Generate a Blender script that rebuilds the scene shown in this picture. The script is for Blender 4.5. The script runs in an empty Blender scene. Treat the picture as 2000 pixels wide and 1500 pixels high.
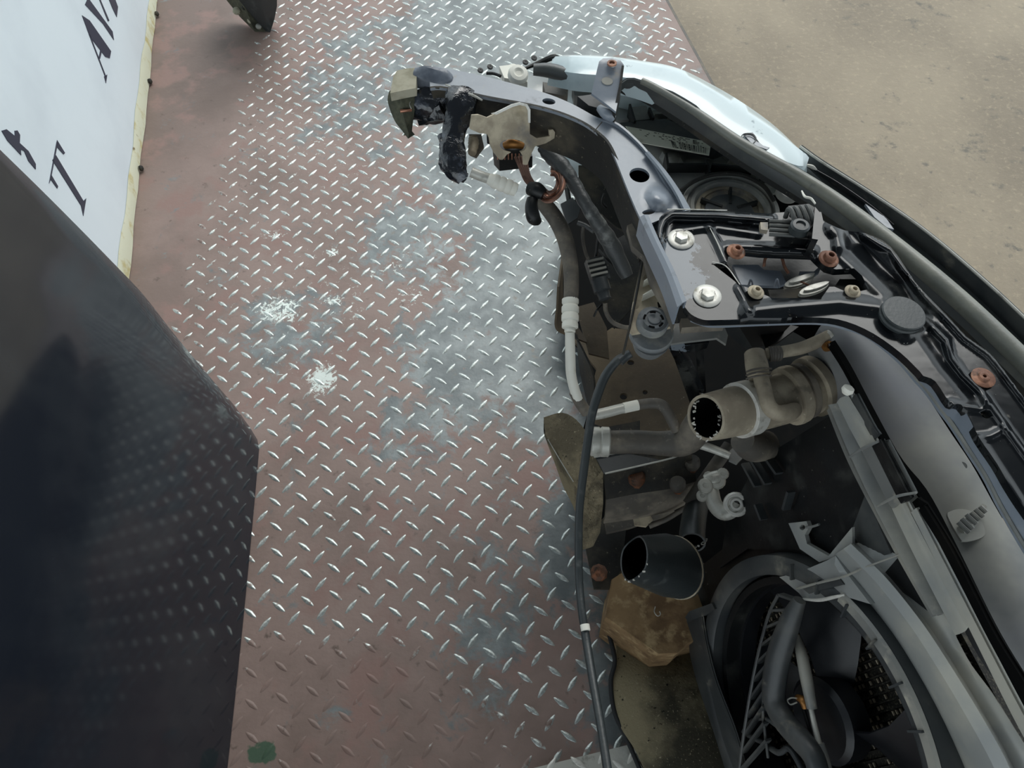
import bpy, bmesh, math, random
from math import sin, cos, pi, radians, sqrt
from mathutils import Vector, Matrix, geometry
random.seed(7)
S = bpy.context.scene
COL = S.collection

# ------------------------------------------------------------------ camera
FOC = 1430.0; HC = 1.35                       # focal length in photo pixels, camera height over the deck
CX = (.99988976, -.00774959, -.01266531)      # rows: world X, Y, Z written in camera axes (right, down, forward)
CY = (0, -.85299149, .52192482)
CZ = (-.0148481, -.52186728, -.85289746)
cd = bpy.data.cameras.new('camera'); cam = bpy.data.objects.new('camera', cd); COL.objects.link(cam)
cd.sensor_width = 36; cd.lens = FOC/2000*36; cd.clip_start = .02
cam.matrix_world = Matrix(((CX[0], -CX[1], -CX[2], 0), (CY[0], -CY[1], -CY[2], 0), (CZ[0], -CZ[1], -CZ[2], HC), (0, 0, 0, 1)))
S.camera = cam
S.view_settings.view_transform = 'Standard'; S.view_settings.look = 'None'
S.view_settings.gamma = 1; S.view_settings.use_curve_mapping = False
S.view_settings.exposure = 0.12

# ------------------------------------------------------------------ sky and sun (hazy overcast)
w = bpy.data.worlds.new('overcast_sky'); S.world = w; w.use_nodes = True
bg = w.node_tree.nodes['Background']; bg.inputs[0].default_value = (.86, .95, 1, 1); bg.inputs[1].default_value = 1.35
sl = bpy.data.lights.new('hazy_sun', 'SUN'); sl.energy = 1.7; sl.angle = radians(40); sl.color = (1, .985, .94)
so = bpy.data.objects.new('hazy_sun', sl); COL.objects.link(so)
so.rotation_euler = Vector((.30, .85, 1.1)).to_track_quat('Z', 'Y').to_euler()

# ------------------------------------------------------------------ points
C0 = Vector((0, 0, HC))
def ray(px, py):
    a, b = (px-1000)/FOC, (py-750)/FOC
    return Vector((CX[0]*a+CX[1]*b+CX[2], CY[0]*a+CY[1]*b+CY[2], CZ[0]*a+CZ[1]*b+CZ[2]))
def at(px, py, z=0):
    r = ray(px, py); return C0 + r*((z-HC)/r.z)
class Plane:
    def __init__(s, P, N): s.P = P.copy(); s.N = N.normalized()
    def __call__(s, px, py, off=0):
        r = ray(px, py); return C0 + r*(((s.P-C0).dot(s.N)+off)/r.dot(s.N))
def mpp(P):                                   # metres per photo pixel at P
    d = P-C0; return (CX[2]*d.x+CY[2]*d.y+CZ[2]*d.z)/FOC
def cr(p, k=5, closed=False):                 # Catmull-Rom through points of any dimension
    p = [Vector(q) for q in p]; n = len(p)
    if n < 3: return p
    out = []; rng = range(n if closed else n-1)
    for i in rng:
        a, b, c, d = (p[(i-1) % n] if closed or i else p[0]*2-p[1]), p[i], p[(i+1) % n], (p[(i+2) % n] if closed or i+2 < n else p[-1]*2-p[-2])
        for j in range(k):
            t = j/k
            out.append(.5*((2*b)+(c-a)*t+(2*a-5*b+4*c-d)*t*t+(3*b-a-3*c+d)*t*t*t))
    if not closed: out.append(p[-1])
    return out
def resample(p, n):
    L = [0]
    for a, b in zip(p, p[1:]): L.append(L[-1]+(b-a).length)
    out = []; j = 0
    for i in range(n):
        t = L[-1]*i/(n-1)
        while j < len(p)-2 and L[j+1] < t: j += 1
        f = (t-L[j])/max(1e-9, L[j+1]-L[j]); out.append(p[j].lerp(p[j+1], min(1, max(0, f))))
    return out
def ell(cx, cy, rx, ry, rot=0, n=20):
    c, s = cos(radians(rot)), sin(radians(rot))
    return [(cx+rx*cos(2*pi*i/n)*c-ry*sin(2*pi*i/n)*s, cy+rx*cos(2*pi*i/n)*s+ry*sin(2*pi*i/n)*c) for i in range(n)]

# ------------------------------------------------------------------ materials
def NT(m): return m.node_tree.nodes, m.node_tree.links
class Nodes:
    def __init__(s, m): s.n, s.l = NT(m); s.pos = s.n.new('ShaderNodeNewGeometry').outputs['Position']
    def math(s, op, a, b=None, c=None, clamp=False):
        q = s.n.new('ShaderNodeMath'); q.operation = op; q.use_clamp = clamp
        for i, v in enumerate((a, b, c)):
            if v is None: continue
            if isinstance(v, (int, float)): q.inputs[i].default_value = v
            else: s.l.new(v, q.inputs[i])
        return q.outputs[0]
    def noise(s, sc, det=4, rough=.55, off=0, dist=0, squash=None):
        q = s.n.new('ShaderNodeTexNoise'); q.inputs['Scale'].default_value = sc; q.inputs['Detail'].default_value = det
        q.inputs['Roughness'].default_value = rough; q.inputs['Distortion'].default_value = dist
        mp = s.n.new('ShaderNodeMapping'); mp.inputs['Location'].default_value = (off, off*.7, off*.3)
        if squash: mp.inputs['Scale'].default_value = squash
        s.l.new(s.pos, mp.inputs[0]); s.l.new(mp.outputs[0], q.inputs['Vector']); return q.outputs[0]
    def ramp(s, v, lo, hi):
        q = s.n.new('ShaderNodeMapRange'); q.interpolation_type = 'SMOOTHSTEP'
        q.inputs[1].default_value = lo; q.inputs[2].default_value = hi; s.l.new(v, q.inputs[0]); return q.outputs[0]
    def mix(s, f, a, b):
        q = s.n.new('ShaderNodeMix'); q.data_type = 'RGBA'
        if isinstance(f, (int, float)): q.inputs[0].default_value = f
        else: s.l.new(f, q.inputs[0])
        for i, v in ((6, a), (7, b)):
            if isinstance(v, tuple): q.inputs[i].default_value = (*v[:3], 1)
            else: s.l.new(v, q.inputs[i])
        return q.outputs[2]
    def blob(s, px, py, rx, ry, soft=.5, z=0):          # soft elliptical area at a place on the deck
        c = at(px, py, z); ex = (at(px+rx, py, z)-c).length; ey = (at(px, py+ry, z)-c).length
        q = s.n.new('ShaderNodeVectorMath'); q.operation = 'SUBTRACT'; s.l.new(s.pos, q.inputs[0]); q.inputs[1].default_value = c
        r = s.n.new('ShaderNodeVectorMath'); r.operation = 'MULTIPLY'; s.l.new(q.outputs[0], r.inputs[0]); r.inputs[1].default_value = (1/ex, 1/ey, 0)
        t = s.n.new('ShaderNodeVectorMath'); t.operation = 'LENGTH'; s.l.new(r.outputs[0], t.inputs[0])
        return s.math('SUBTRACT', 1, s.ramp(t.outputs['Value'], soft, 1.35))
def srgb(*c): return tuple((v/255/12.92 if v <= 10 else ((v/255+.055)/1.055)**2.4) for v in c)
def mat(name, col, rough=.5, metal=0, layers=(), bump=None, coat=0, spec=.5, rvar=0):
    """layers: (colour, noise scale, low, high[, roughness]) laid over the base in order"""
    m = bpy.data.materials.new(name); m.use_nodes = True; N = Nodes(m)
    b = N.n['Principled BSDF']; c = srgb(*col); r = rough
    b.inputs['Metallic'].default_value = metal; b.inputs['Specular IOR Level'].default_value = spec
    b.inputs['Coat Weight'].default_value = coat; b.inputs['Coat Roughness'].default_value = .08
    rr = None; me = None
    for i, L in enumerate(layers):
        f = N.ramp(N.noise(L[1], 5, .6, i*3.1+1), L[2], L[3]); c = N.mix(f, c, srgb(*L[0]))
        if len(L) > 4:
            q = N.n.new('ShaderNodeMix'); N.l.new(f, q.inputs[0])
            if rr is None: q.inputs[2].default_value = r
            else: N.l.new(rr, q.inputs[2])
            q.inputs[3].default_value = L[4]; rr = q.outputs[0]
    if isinstance(c, tuple): b.inputs['Base Color'].default_value = (*c, 1)
    else: N.l.new(c, b.inputs['Base Color'])
    if rr is None: b.inputs['Roughness'].default_value = r
    else: N.l.new(rr, b.inputs['Roughness'])
    if bump:
        q = N.n.new('ShaderNodeBump'); q.inputs['Strength'].default_value = bump[1]; q.inputs['Distance'].default_value = bump[2] if len(bump) > 2 else .002
        N.l.new(N.noise(bump[0], 4), q.inputs['Height']); N.l.new(q.outputs[0], b.inputs['Normal'])
    return m
DUST = (138, 132, 118)
M = dict(
    gloss=mat('black_gloss_paint', (20, 23, 26), .16, 0, [((66, 67, 64), 14, .54, .8, .42), ((8, 8, 10), 26, .6, .66, .1), ((104, 100, 90), 50, .64, .8, .7), ((176, 178, 174), 260, .70, .76, .5)], (9, .3, .004), spec=.42),
    satin=mat('grey_black_primer', (116, 124, 134), .32, 0, [((134, 141, 149), 11, .4, .7, .4), ((140, 134, 124), 35, .6, .8, .65), ((80, 84, 88), 20, .62, .74, .5)], (140, .08), spec=.8),
    dirty=mat('dirty_black_steel', (38, 38, 36), .6, 0, [((82, 76, 64), 12, .46, .72, .8), ((128, 120, 104), 140, .62, .76, .9)], (160, .25), spec=.3),
    brown=mat('rusty_brown_steel', (84, 74, 61), .75, 0, [((108, 95, 76), 10, .4, .7, .8), ((116, 66, 36), 26, .66, .76, .9), ((150, 138, 118), 170, .66, .76, .9)], (130, .3), spec=.25),
    plastic=mat('dark_plastic', (54, 58, 60), .4, 0, [((84, 85, 82), 9, .42, .7, .55), ((128, 124, 112), 24, .58, .8, .8)], (120, .12)),
    dustpl=mat('dusty_grey_plastic', (112, 114, 112), .36, 0, [((150, 148, 138), 8, .36, .66, .5), ((176, 170, 154), 40, .58, .8, .7)], (90, .1), spec=.7),
    duct=mat('dusty_black_duct_plastic', (116, 119, 119), .48, 0, [((164, 163, 155), 6, .35, .68, .6), ((134, 136, 142), 3, .5, .7, .5)], (60, .06)),
    blk=mat('black_plastic', (20, 22, 23), .42, 0, [((52, 53, 50), 20, .5, .75, .7), ((96, 94, 86), 180, .66, .76, .8)], (150, .15), spec=.4),
    void=mat('shade_black', (6, 7, 7), .8, 0, [((16, 15, 13), 18, .5, .7)], spec=.08),  # near-black carries the shade of gaps, bores and recesses
    rubber=mat('dusty_rubber', (80, 76, 70), .6, 0, [((124, 116, 103), 16, .42, .66, .8), ((144, 136, 122), 90, .6, .8)], (200, .15)),
    brubber=mat('black_rubber', (48, 53, 54), .4, 0, [((80, 84, 82), 40, .55, .75, .65)], (260, .15)),
    hose=mat('dusty_coolant_hose', (140, 130, 113), .6, 0, [((176, 165, 144), 18, .38, .62, .8), ((116, 108, 94), 34, .6, .72), ((196, 186, 166), 120, .64, .76, .8)], (180, .12)),
    seal=mat('grey_foam_seal', (74, 78, 78), .42, 0, [((104, 105, 98), 13, .48, .75, .58)], (220, .15), spec=.7),
    lens=mat('hazed_white_lens', (214, 228, 230), .22, 0, [((186, 204, 208), 7, .5, .66), ((150, 166, 170), 22, .68, .72)], (30, .08), coat=.4),
    white=mat('white_plastic', (228, 226, 214), .5, 0, [((190, 180, 150), 40, .6, .8)]),
    beige=mat('dusty_steel_bracket', (150, 138, 118), .55, .1, [((190, 178, 154), 30, .4, .65), ((96, 98, 104), 14, .55, .75)], (120, .2)),
    alu=mat('dull_aluminium', (186, 185, 176), .4, .2, [((132, 130, 120), 45, .52, .75, .6), ((212, 212, 204), 20, .55, .8)], (160, .2)),
    zinc=mat('zinc_bolt', (212, 210, 202), .36, .2, [((156, 152, 138), 50, .5, .7, .6)], (140, .2)),
    rust=mat('rusty_screw', (122, 84, 66), .6, .15, [((170, 122, 96), 60, .42, .65), ((74, 54, 42), 90, .54, .7)], (200, .4)),
    goldr=mat('brass_insert', (156, 108, 56), .4, .6, [((90, 58, 30), 80, .5, .7)]),
    tape=mat('black_stretch_film', (24, 27, 32), .16, 0, [((74, 80, 90), 34, .54, .7, .25)], (70, .6, .005), coat=.7),
    tapeg=mat('grey_vinyl_tape', (104, 110, 120), .36, 0, [((78, 84, 94), 20, .5, .7)], (50, .4, .004)),
    foam=mat('beige_foam_block', (168, 163, 144), .9, 0, [((140, 136, 116), 40, .4, .7)], (90, .3)),
    foamd=mat('dark_olive_foam', (72, 73, 60), .9, 0, [((94, 94, 76), 90, .4, .7), ((50, 52, 40), 30, .5, .7)], (140, .5)),  # darker and greener than the foam top
    copper=mat('copper_wire', (196, 140, 116), .35, .6),
    wire=mat('brown_wire', (140, 104, 88), .5, 0, [((100, 66, 52), 70, .5, .7)]),
    loom=mat('taped_wire_loom', (66, 68, 68), .45, 0, [((128, 130, 126), 34, .5, .68)], (90, .6, .003)),
    sticker=mat('paper_sticker', (214, 214, 196), .55, 0, [((180, 176, 156), 60, .55, .75)]),
    ink=mat('sticker_print', (64, 64, 60), .6),
    letter=mat('dark_blue_lettering', (48, 52, 70), .45),
    board=mat('white_painted_board', (232, 242, 247), .35, 0, [((222, 232, 238), 3, .4, .7)], (6, .05), spec=.5),
    lip=mat('yellowed_white_edge', (214, 214, 190), .6, 0, [((190, 176, 120), 20, .5, .7), ((120, 104, 70), 40, .66, .76)], (60, .3)),
    wood=mat('pine_wood', (134, 108, 74), .75, 0, [((100, 76, 48), 22, .4, .65), ((166, 142, 104), 44, .5, .7), ((60, 46, 34), 80, .66, .74)], (80, .5, .003)),
    sandy=mat('sand_covered_steel', (106, 97, 78), .9, 0, [((146, 134, 108), 24, .4, .66), ((58, 53, 43), 14, .54, .7), ((176, 164, 136), 190, .6, .74), ((40, 37, 30), 150, .62, .7)], (180, .9, .004)),
    grit=mat('gritty_black_cover', (66, 63, 52), .85, 0, [((142, 132, 106), 4.5, .40, .56), ((164, 154, 128), 280, .6, .7), ((30, 29, 26), 120, .62, .7)], (260, .6, .002), spec=.2),
    panel=mat('black_car_paint', (32, 36, 44), .07, 0, [((42, 46, 52), 7, .45, .7, .1), ((78, 74, 66), 60, .74, .84, .4)], (3, .03, .01), coat=.35, spec=.6),
    core=mat('radiator_fins', (34, 33, 30), .6, .1, [((84, 80, 68), 380, .5, .66), ((96, 91, 76), 30, .62, .75)], spec=.3),
    fan=mat('black_fan_plastic', (18, 21, 26), .38, 0, [((34, 36, 38), 14, .5, .75, .6)], (120, .08)),
    pale=mat('pale_dusty_plastic', (142, 145, 143), .3, 0, [((176, 174, 162), 7, .38, .66, .45), ((190, 186, 170), 30, .6, .8, .65)], (60, .1), spec=.8),
    rust2=mat('dark_rusty_bolt', (92, 62, 44), .7, .1, [((134, 84, 56), 80, .45, .65), ((50, 38, 30), 60, .55, .7)], (240, .5)),
    greyrub=mat('grey_dusty_rubber', (104, 108, 110), .5, 0, [((134, 134, 128), 30, .5, .7), ((76, 80, 82), 60, .6, .75)], (200, .15)),
    bead=mat('dusty_highlight_bead', (112, 114, 106), .4, 0, [((136, 136, 124), 12, .45, .7), ((90, 92, 86), 50, .6, .75)], (200, .15), spec=.8),  # lighter tone paints the seal's highlight stripe over its dust
    roofing=mat('shed_roof_sheet', (78, 83, 90), .6),
    clear=mat('dark_liner', (26, 28, 30), .7),
)
def deck_material(name, lug):
    m = bpy.data.materials.new(name); m.use_nodes = True; N = Nodes(m); b = N.n['Principled BSDF']
    wear = None                                          # where feet and wheels have worn the paint off
    for a in ((1010, 60, 260, 120, 1.1), (1000, 300, 190, 200, 1.15), (1030, 540, 130, 200, 1.2), (940, 680, 170, 150, .8), (1100, 760, 110, 160, .9),
              (560, 640, 120, 90, .55), (1120, 1010, 70, 260, .7), (1185, 1290, 60, 170, .7), (800, 470, 110, 110, .6), (810, 830, 110, 90, .5), (740, 150, 150, 170, .55), (960, 1190, 90, 200, .35)):
        g = N.math('MULTIPLY', N.blob(*a[:4]), a[4]); wear = g if wear is None else N.math('MAXIMUM', wear, g)
    nz = N.math('ADD', N.math('MULTIPLY', N.noise(12, 8, .72, 2, .4), .8), N.math('MULTIPLY', N.noise(60, 4, .7, 5), .2))
    f = N.ramp(N.math('ADD', N.math('MULTIPLY', wear, .27), nz), .56, .68)
    brown = N.mix(N.ramp(N.noise(5, 5, .6, 1), .38, .68), srgb(140, 120, 112), srgb(120, 102, 94))
    brown = N.mix(N.ramp(N.noise(38, 4, .6, 8), .62, .78), brown, srgb(88, 74, 66))
    dirt = N.math('MULTIPLY', N.blob(330, 120, 170, 260), .5)
    brown = N.mix(dirt, brown, srgb(88, 74, 66))
    red = N.mix(N.ramp(N.noise(9, 4, .6, 14), .5, .66), brown, srgb(134, 108, 100))
    bare = N.mix(N.ramp(N.noise(16, 5, .6, 3), .35, .7), srgb(100, 106, 107), srgb(130, 136, 136))
    bare = N.mix(N.ramp(N.noise(45, 4, .6, 21), .6, .75), bare, srgb(112, 110, 104))
    if lug:
        pres = N.math('ADD', N.math('MULTIPLY', wear, .26), N.math('MULTIPLY', N.math('SUBTRACT', 1, N.blob(600, 1470, 400, 250, .7)), .34))
        pres = N.math('SUBTRACT', pres, N.math('MULTIPLY', N.blob(430, 300, 110, 900, .3), .12))
        f = N.ramp(N.math('ADD', pres, N.noise(55, 3, .6, 4)), .64, .78)
        bare = N.mix(N.ramp(N.noise(180, 3, .6, 3), .4, .7), srgb(168, 175, 172), srgb(208, 213, 208))
    col = N.mix(f, red, bare)
    wp = None
    for a in ((545, 605, 62, 38, 1), (628, 740, 42, 44, 1.1), (535, 458, 34, 16, .8), (650, 492, 24, 14, .9), (735, 535, 30, 20, .7), (650, 585, 45, 22, .8), (690, 610, 40, 40, .6),
              (800, 580, 40, 40, .7), (790, 500, 30, 20, .6), (835, 40, 30, 14, .5), (560, 655, 30, 30, .5), (775, 520, 20, 16, .8)):
        g = N.math('MULTIPLY', N.blob(*a[:4], .2), a[4]); wp = g if wp is None else N.math('MAXIMUM', wp, g)
    fl = N.math('MULTIPLY', N.math('MAXIMUM', N.blob(610, 600, 230, 260, .3), N.blob(640, 260, 260, 260, .2)), .12)
    wf = N.ramp(N.math('ADD', N.math('MAXIMUM', N.math('MULTIPLY', wp, .27), fl), N.noise(75, 8, .78, 6, .8)), .72, .77)
    col = N.mix(wf, col, srgb(214, 222, 216))
    gs = N.ramp(N.math('ADD', N.math('MULTIPLY', N.blob(510, 1470, 45, 40, .2), .5), N.noise(30, 3)), .85, .95)
    col = N.mix(gs, col, srgb(62, 84, 66))
    N.l.new(col, b.inputs['Base Color'])
    met = N.math('MULTIPLY', f, .55 if lug else .35); N.l.new(met, b.inputs['Metallic'])
    ro = N.math('SUBTRACT', .58, N.math('MULTIPLY', f, .2 if lug else .08)); N.l.new(ro, b.inputs['Roughness'])
    bp = N.n.new('ShaderNodeBump'); bp.inputs['Strength'].default_value = .3; bp.inputs['Distance'].default_value = .002
    N.l.new(N.noise(90, 5, .6), bp.inputs['Height']); N.l.new(bp.outputs[0], b.inputs['Normal'])
    return m
def colour_patch(m, px, py, rx, ry, z, col, lo=.5):
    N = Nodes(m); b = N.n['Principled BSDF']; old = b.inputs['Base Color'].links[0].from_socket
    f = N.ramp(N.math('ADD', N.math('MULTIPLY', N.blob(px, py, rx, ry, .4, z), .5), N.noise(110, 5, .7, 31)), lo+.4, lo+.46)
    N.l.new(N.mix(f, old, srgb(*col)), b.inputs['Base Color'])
colour_patch(M['gloss'], 1330, 520, 62, 70, .72, (104, 112, 120), .34)  # blue-grey patch around the bolts
colour_patch(M['gloss'], 1378, 512, 40, 36, .72, (8, 9, 11), .46)  # black smudges
colour_patch(M['gloss'], 1395, 530, 30, 26, .72, (196, 204, 208), .66)  # pale flecks
M['deck'] = deck_material('worn_brown_deck_paint', False); M['lug'] = deck_material('worn_lug_paint', True)
def ground_material():
    m = bpy.data.materials.new('old_concrete'); m.use_nodes = True; N = Nodes(m); b = N.n['Principled BSDF']
    c = N.mix(N.ramp(N.noise(1.6, 7, .6, 1, 0, (1, .6, 1)), .35, .68), srgb(128, 118, 103), srgb(148, 137, 119))
    c = N.mix(N.ramp(N.noise(40, 8, .75, 4), .5, .74), c, srgb(166, 153, 131))
    c = N.mix(N.ramp(N.noise(11, 6, .7, 9), .57, .72), c, srgb(104, 100, 92))
    c = N.mix(N.ramp(N.noise(60, 3, .7, 12), .72, .78), c, srgb(62, 58, 52))
    N.l.new(c, b.inputs['Base Color']); b.inputs['Roughness'].default_value = .85
    bp = N.n.new('ShaderNodeBump'); bp.inputs['Strength'].default_value = .5; bp.inputs['Distance'].default_value = .006
    N.l.new(N.noise(30, 6, .7), bp.inputs['Height']); N.l.new(bp.outputs[0], b.inputs['Normal']); return m
M['ground'] = ground_material()

# ------------------------------------------------------------------ meshes
WL = {}
def link(name, vs, fs, m, par=None, ang=38, loc=None, mats=None):
    base = WL[par.name] if par else (loc if loc is not None else sum((Vector(v) for v in vs), Vector())/len(vs))
    me = bpy.data.meshes.new(name); me.from_pydata([tuple(Vector(v)-base) for v in vs], [], fs); me.validate()
    bm = bmesh.new(); bm.from_mesh(me); bmesh.ops.recalc_face_normals(bm, faces=bm.faces); bm.to_mesh(me); bm.free()
    me.materials.append(M[m]); o = bpy.data.objects.new(name, me); COL.objects.link(o)
    me.polygons.foreach_set('use_smooth', [True]*len(me.polygons)); me.set_sharp_from_angle(angle=radians(ang))
    if mats:
        for k in mats[0]: me.materials.append(M[k])
        for i, p in enumerate(me.polygons): p.material_index = mats[1](p, base)
    if par: o.parent = par
    else: o.location = base
    WL[o.name] = base; return o
def thing(name, label, cat, loc, group=None):
    o = bpy.data.objects.new(name, None); COL.objects.link(o); o.location = loc; o.empty_display_size = .02
    WL[o.name] = Vector(loc); o['label'] = label; o['category'] = cat
    if group: o['group'] = group
    return o
def tag(o, label, cat, group=None):
    o['label'] = label; o['category'] = cat
    if group: o['group'] = group
    return o
def lab(o, s): o['label'] = s; return o
class MB:
    def __init__(s): s.v = []; s.f = []
    def add(s, vs, fs): k = len(s.v); s.v += [Vector(v) for v in vs]; s.f += [tuple(i+k for i in f) for f in fs]; return s
    def loops(s, rings, closed=True, cap=(True, True)):
        n = len(rings[0]); k = len(s.v)
        for r in rings: s.v += [Vector(v) for v in r]
        for i in range(len(rings)-1):
            for j in range(n if closed else n-1):
                a, b = k+i*n+j, k+i*n+(j+1) % n; s.f.append((a, b, b+n, a+n))
        if cap[0]: s.f.append(tuple(k+j for j in range(n))[::-1])
        if cap[1]: s.f.append(tuple(k+(len(rings)-1)*n+j for j in range(n)))
        return s
    def box(s, c, ax, ay, az, bev=0):          # centre and three half-axis vectors
        c, ax, ay, az = map(Vector, (c, ax, ay, az))
        P = [(x, y) for x, y in ((-1, -1), (1, -1), (1, 1), (-1, 1))]
        return s.loops([[c+ax*x+ay*y-az for x, y in P], [c+ax*x+ay*y+az for x, y in P]])
    def lathe(s, c, ax, prof, seg=20, xd=None, lob=None):  # prof: (radius, height) along ax
        ax = Vector(ax).normalized(); u = (Vector(xd) if xd else ax.orthogonal()).normalized(); u = (u-ax*u.dot(ax)).normalized(); v = ax.cross(u)
        return s.loops([[Vector(c)+ax*h+(u*cos(2*pi*j/seg)+v*sin(2*pi*j/seg))*max(r, 1e-5) for j in range(seg)] for r, h in prof])
    def tube(s, pts, rad, seg=12, hollow=0, k=5, smooth=True, rings=None):
        q = [(*p, r) for p, r in zip(pts, rad)] if not isinstance(rad, (int, float)) else [(*p, rad) for p in pts]
        q = cr(q, k) if smooth and len(q) > 2 else [Vector(a) for a in q]
        P = [Vector(a[:3]) for a in q]; R = [a[3] for a in q]; out = []; u = None
        for i, p in enumerate(P):
            t = (P[min(i+1, len(P)-1)]-P[max(i-1, 0)]).normalized()
            if u is None: u = t.orthogonal().normalized()
            u = (u-t*u.dot(t)).normalized(); v = t.cross(u)
            r = R[i]*(rings(i, len(P)) if rings else 1)
            out.append([p+(u*cos(2*pi*j/seg)+v*sin(2*pi*j/seg))*r for j in range(seg)])
        if hollow:                                       # open mouth at the first end
            inner = [[P[i].lerp(x, 1-hollow) for x in out[i]] for i in range(min(len(P)-1, len(P)))]
            s.loops(inner[::-1]+out, cap=(True, True))
        else: s.loops(out)
        s.rings = out; return s
    def out(s, name, m, par=None, **k): return link(name, s.v, s.f, m, par, **k)
def T(pts):                                   # (px, py, z) list to world
    return [at(*p) for p in pts]
def tube(name, m, par, pts, wpx, seg=12, **k):     # pts (px,py,z), width in photo pixels
    P = T(pts); w = wpx if isinstance(wpx, (list, tuple)) else [wpx]*len(P)
    lk = {a: k.pop(a) for a in ('loc', 'ang') if a in k}
    b = MB().tube(P, [mpp(p)*x/2 for p, x in zip(P, w)], seg, **k); o = b.out(name, m, par, **lk)
    if k.get('hollow'):
        rg = b.rings; f = 1-k['hollow']-.01; n = min(len(rg)-1, 14); cs = [sum(r, Vector())/len(r) for r in rg]; d = (cs[1]-cs[0]).normalized()*.0015
        MB().loops([[c.lerp(p, f)+(d if i == 0 else Vector()) for p in r] for i, (r, c) in enumerate(zip(rg[:n], cs))], cap=(False, True)).out('bore', 'void', par)  # black liner puts the mouth's inner shade into the colour
    return o
def row(pts, n=24, smooth=True):
    P = T(pts); return resample(cr(P, 6) if smooth and len(P) > 2 else P, n)
def low(r, dz): return [p-Vector((0, 0, dz)) for p in r]
def loft(name, m, par, rows, th=.003, **k):
    n = len(rows[0]); nr = len(rows); vs = [p for r in rows for p in r]; fs = []
    for i in range(nr-1):
        for j in range(n-1): a = i*n+j; fs.append((a, a+1, a+1+n, a+n))
    vn = [Vector() for _ in vs]
    for f in fs:
        g = (vs[f[2]]-vs[f[0]]).cross(vs[f[3]]-vs[f[1]])
        for i in f: vn[i] += g
    cc = sum(vs, Vector())/len(vs); tot = sum(vn, Vector()); sg = 1 if tot.dot(C0-cc) > 0 else -1
    K = len(vs); v2 = [v-g.normalized()*sg*th if g.length > 1e-12 else v-Vector((0, 0, th)) for v, g in zip(vs, vn)]
    F = fs+[tuple(i+K for i in f[::-1]) for f in fs]
    for i in range(nr-1):
        for a in ((i*n, i*n+n), (i*n+2*n-1, i*n+n-1)): F.append((a[0], a[1], a[1]+K, a[0]+K))
    for j in range(n-1):
        F.append((j, j+K, j+1+K, j+1)); b = (nr-1)*n+j; F.append((b, b+1, b+1+K, b+K))
    return link(name, vs+v2, F, m, par, **k)
def inside(x, y, poly):
    c = False; n = len(poly); j = n-1
    for i in range(n):
        (xi, yi), (xj, yj) = poly[i][:2], poly[j][:2]
        if (yi > y) != (yj > y) and x < (xj-xi)*(y-yi)/(yj-yi)+xi: c = not c
        j = i
    return c
def segd(x, y, pl):
    best = 1e9
    for (ax, ay), (bx, by) in zip(pl, pl[1:]):
        dx, dy = bx-ax, by-ay; t = max(0, min(1, ((x-ax)*dx+(y-ay)*dy)/(dx*dx+dy*dy+1e-9)))
        best = min(best, (x-ax-dx*t)**2+(y-ay-dy*t)**2)
    return sqrt(best)
def sheet(name, m, par, outline, z, th=.003, holes=(), feats=(), step=0, on=None, normal=None, **k):
    """a pressed sheet: outline and holes in the plane of the part, height z (number or function), ridges along polylines"""
    def dens(P):
        P = [Vector(p[:2]) for p in P]
        if not step: return P
        out = []
        for a, b in zip(P, P[1:]+P[:1]):
            n = max(1, int((b-a).length/(step*1.1))); out += [a.lerp(b, i/n) for i in range(n)]
        return out
    o2 = dens(outline); H2 = [dens(h) for h in holes]
    pts = list(o2); edges = [(i, (i+1) % len(o2)) for i in range(len(o2))]
    for h in H2:
        b = len(pts); pts += h; edges += [(b+i, b+(i+1) % len(h)) for i in range(len(h))]
    if step:
        x0, x1 = min(p.x for p in o2), max(p.x for p in o2); y0, y1 = min(p.y for p in o2), max(p.y for p in o2)
        R2 = lambda P: [(a, b) for a, b in zip(P, P[1:]+P[:1])]
        raw = [Vector(p[:2]) for p in outline]; segs = R2(raw)
        for h in holes: segs += R2([Vector(p[:2]) for p in h])
        bx = [(min(a.x, b.x)-step, max(a.x, b.x)+step, min(a.y, b.y)-step, max(a.y, b.y)+step, (a, b)) for a, b in segs]
        y = y0+step/2; r = 0
        while y < y1:
            x = x0+step/2+(step/2 if r % 2 else 0)
            while x < x1:
                if inside(x, y, raw) and not any(inside(x, y, h) for h in holes) and not any(b[0] < x < b[1] and b[2] < y < b[3] and segd(x, y, b[4]) < step*.35 for b in bx): pts.append(Vector((x, y)))
                x += step
            y += step*.87; r += 1
    v, e, f, *_ = geometry.delaunay_2d_cdt(pts, edges, [], 0, 1e-4)
    fs = []
    for t in f:
        c = sum((v[i] for i in t), Vector((0, 0)))/len(t)
        if inside(c.x, c.y, outline) and not any(inside(c.x, c.y, h) for h in holes): fs.append(tuple(t))
    top = []
    for p in v:
        h = z(p.x, p.y) if callable(z) else z
        for pl, wd, ht in feats:
            d = segd(p.x, p.y, pl)/wd
            if d < 1: h += ht*(1-d*d)**2
        top.append(on(p.x, p.y, h) if on else at(p.x, p.y, h))
    dn = (normal if normal is not None else Vector((0, 0, 1)))*th
    K = len(v); cnt = {}
    for t in fs:
        for a, b in zip(t, t[1:]+t[:1]): cnt[(a, b)] = 1
    F = fs+[tuple(i+K for i in t[::-1]) for t in fs]
    F += [(b, a, a+K, b+K) for (a, b) in cnt if (b, a) not in cnt]
    used = sorted({i for t in F for i in t}); mp = {i: j for j, i in enumerate(used)}
    allv = top+[p-dn for p in top]
    return link(name, [allv[i] for i in used], [tuple(mp[i] for i in t) for t in F], m, par, **k)
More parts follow.
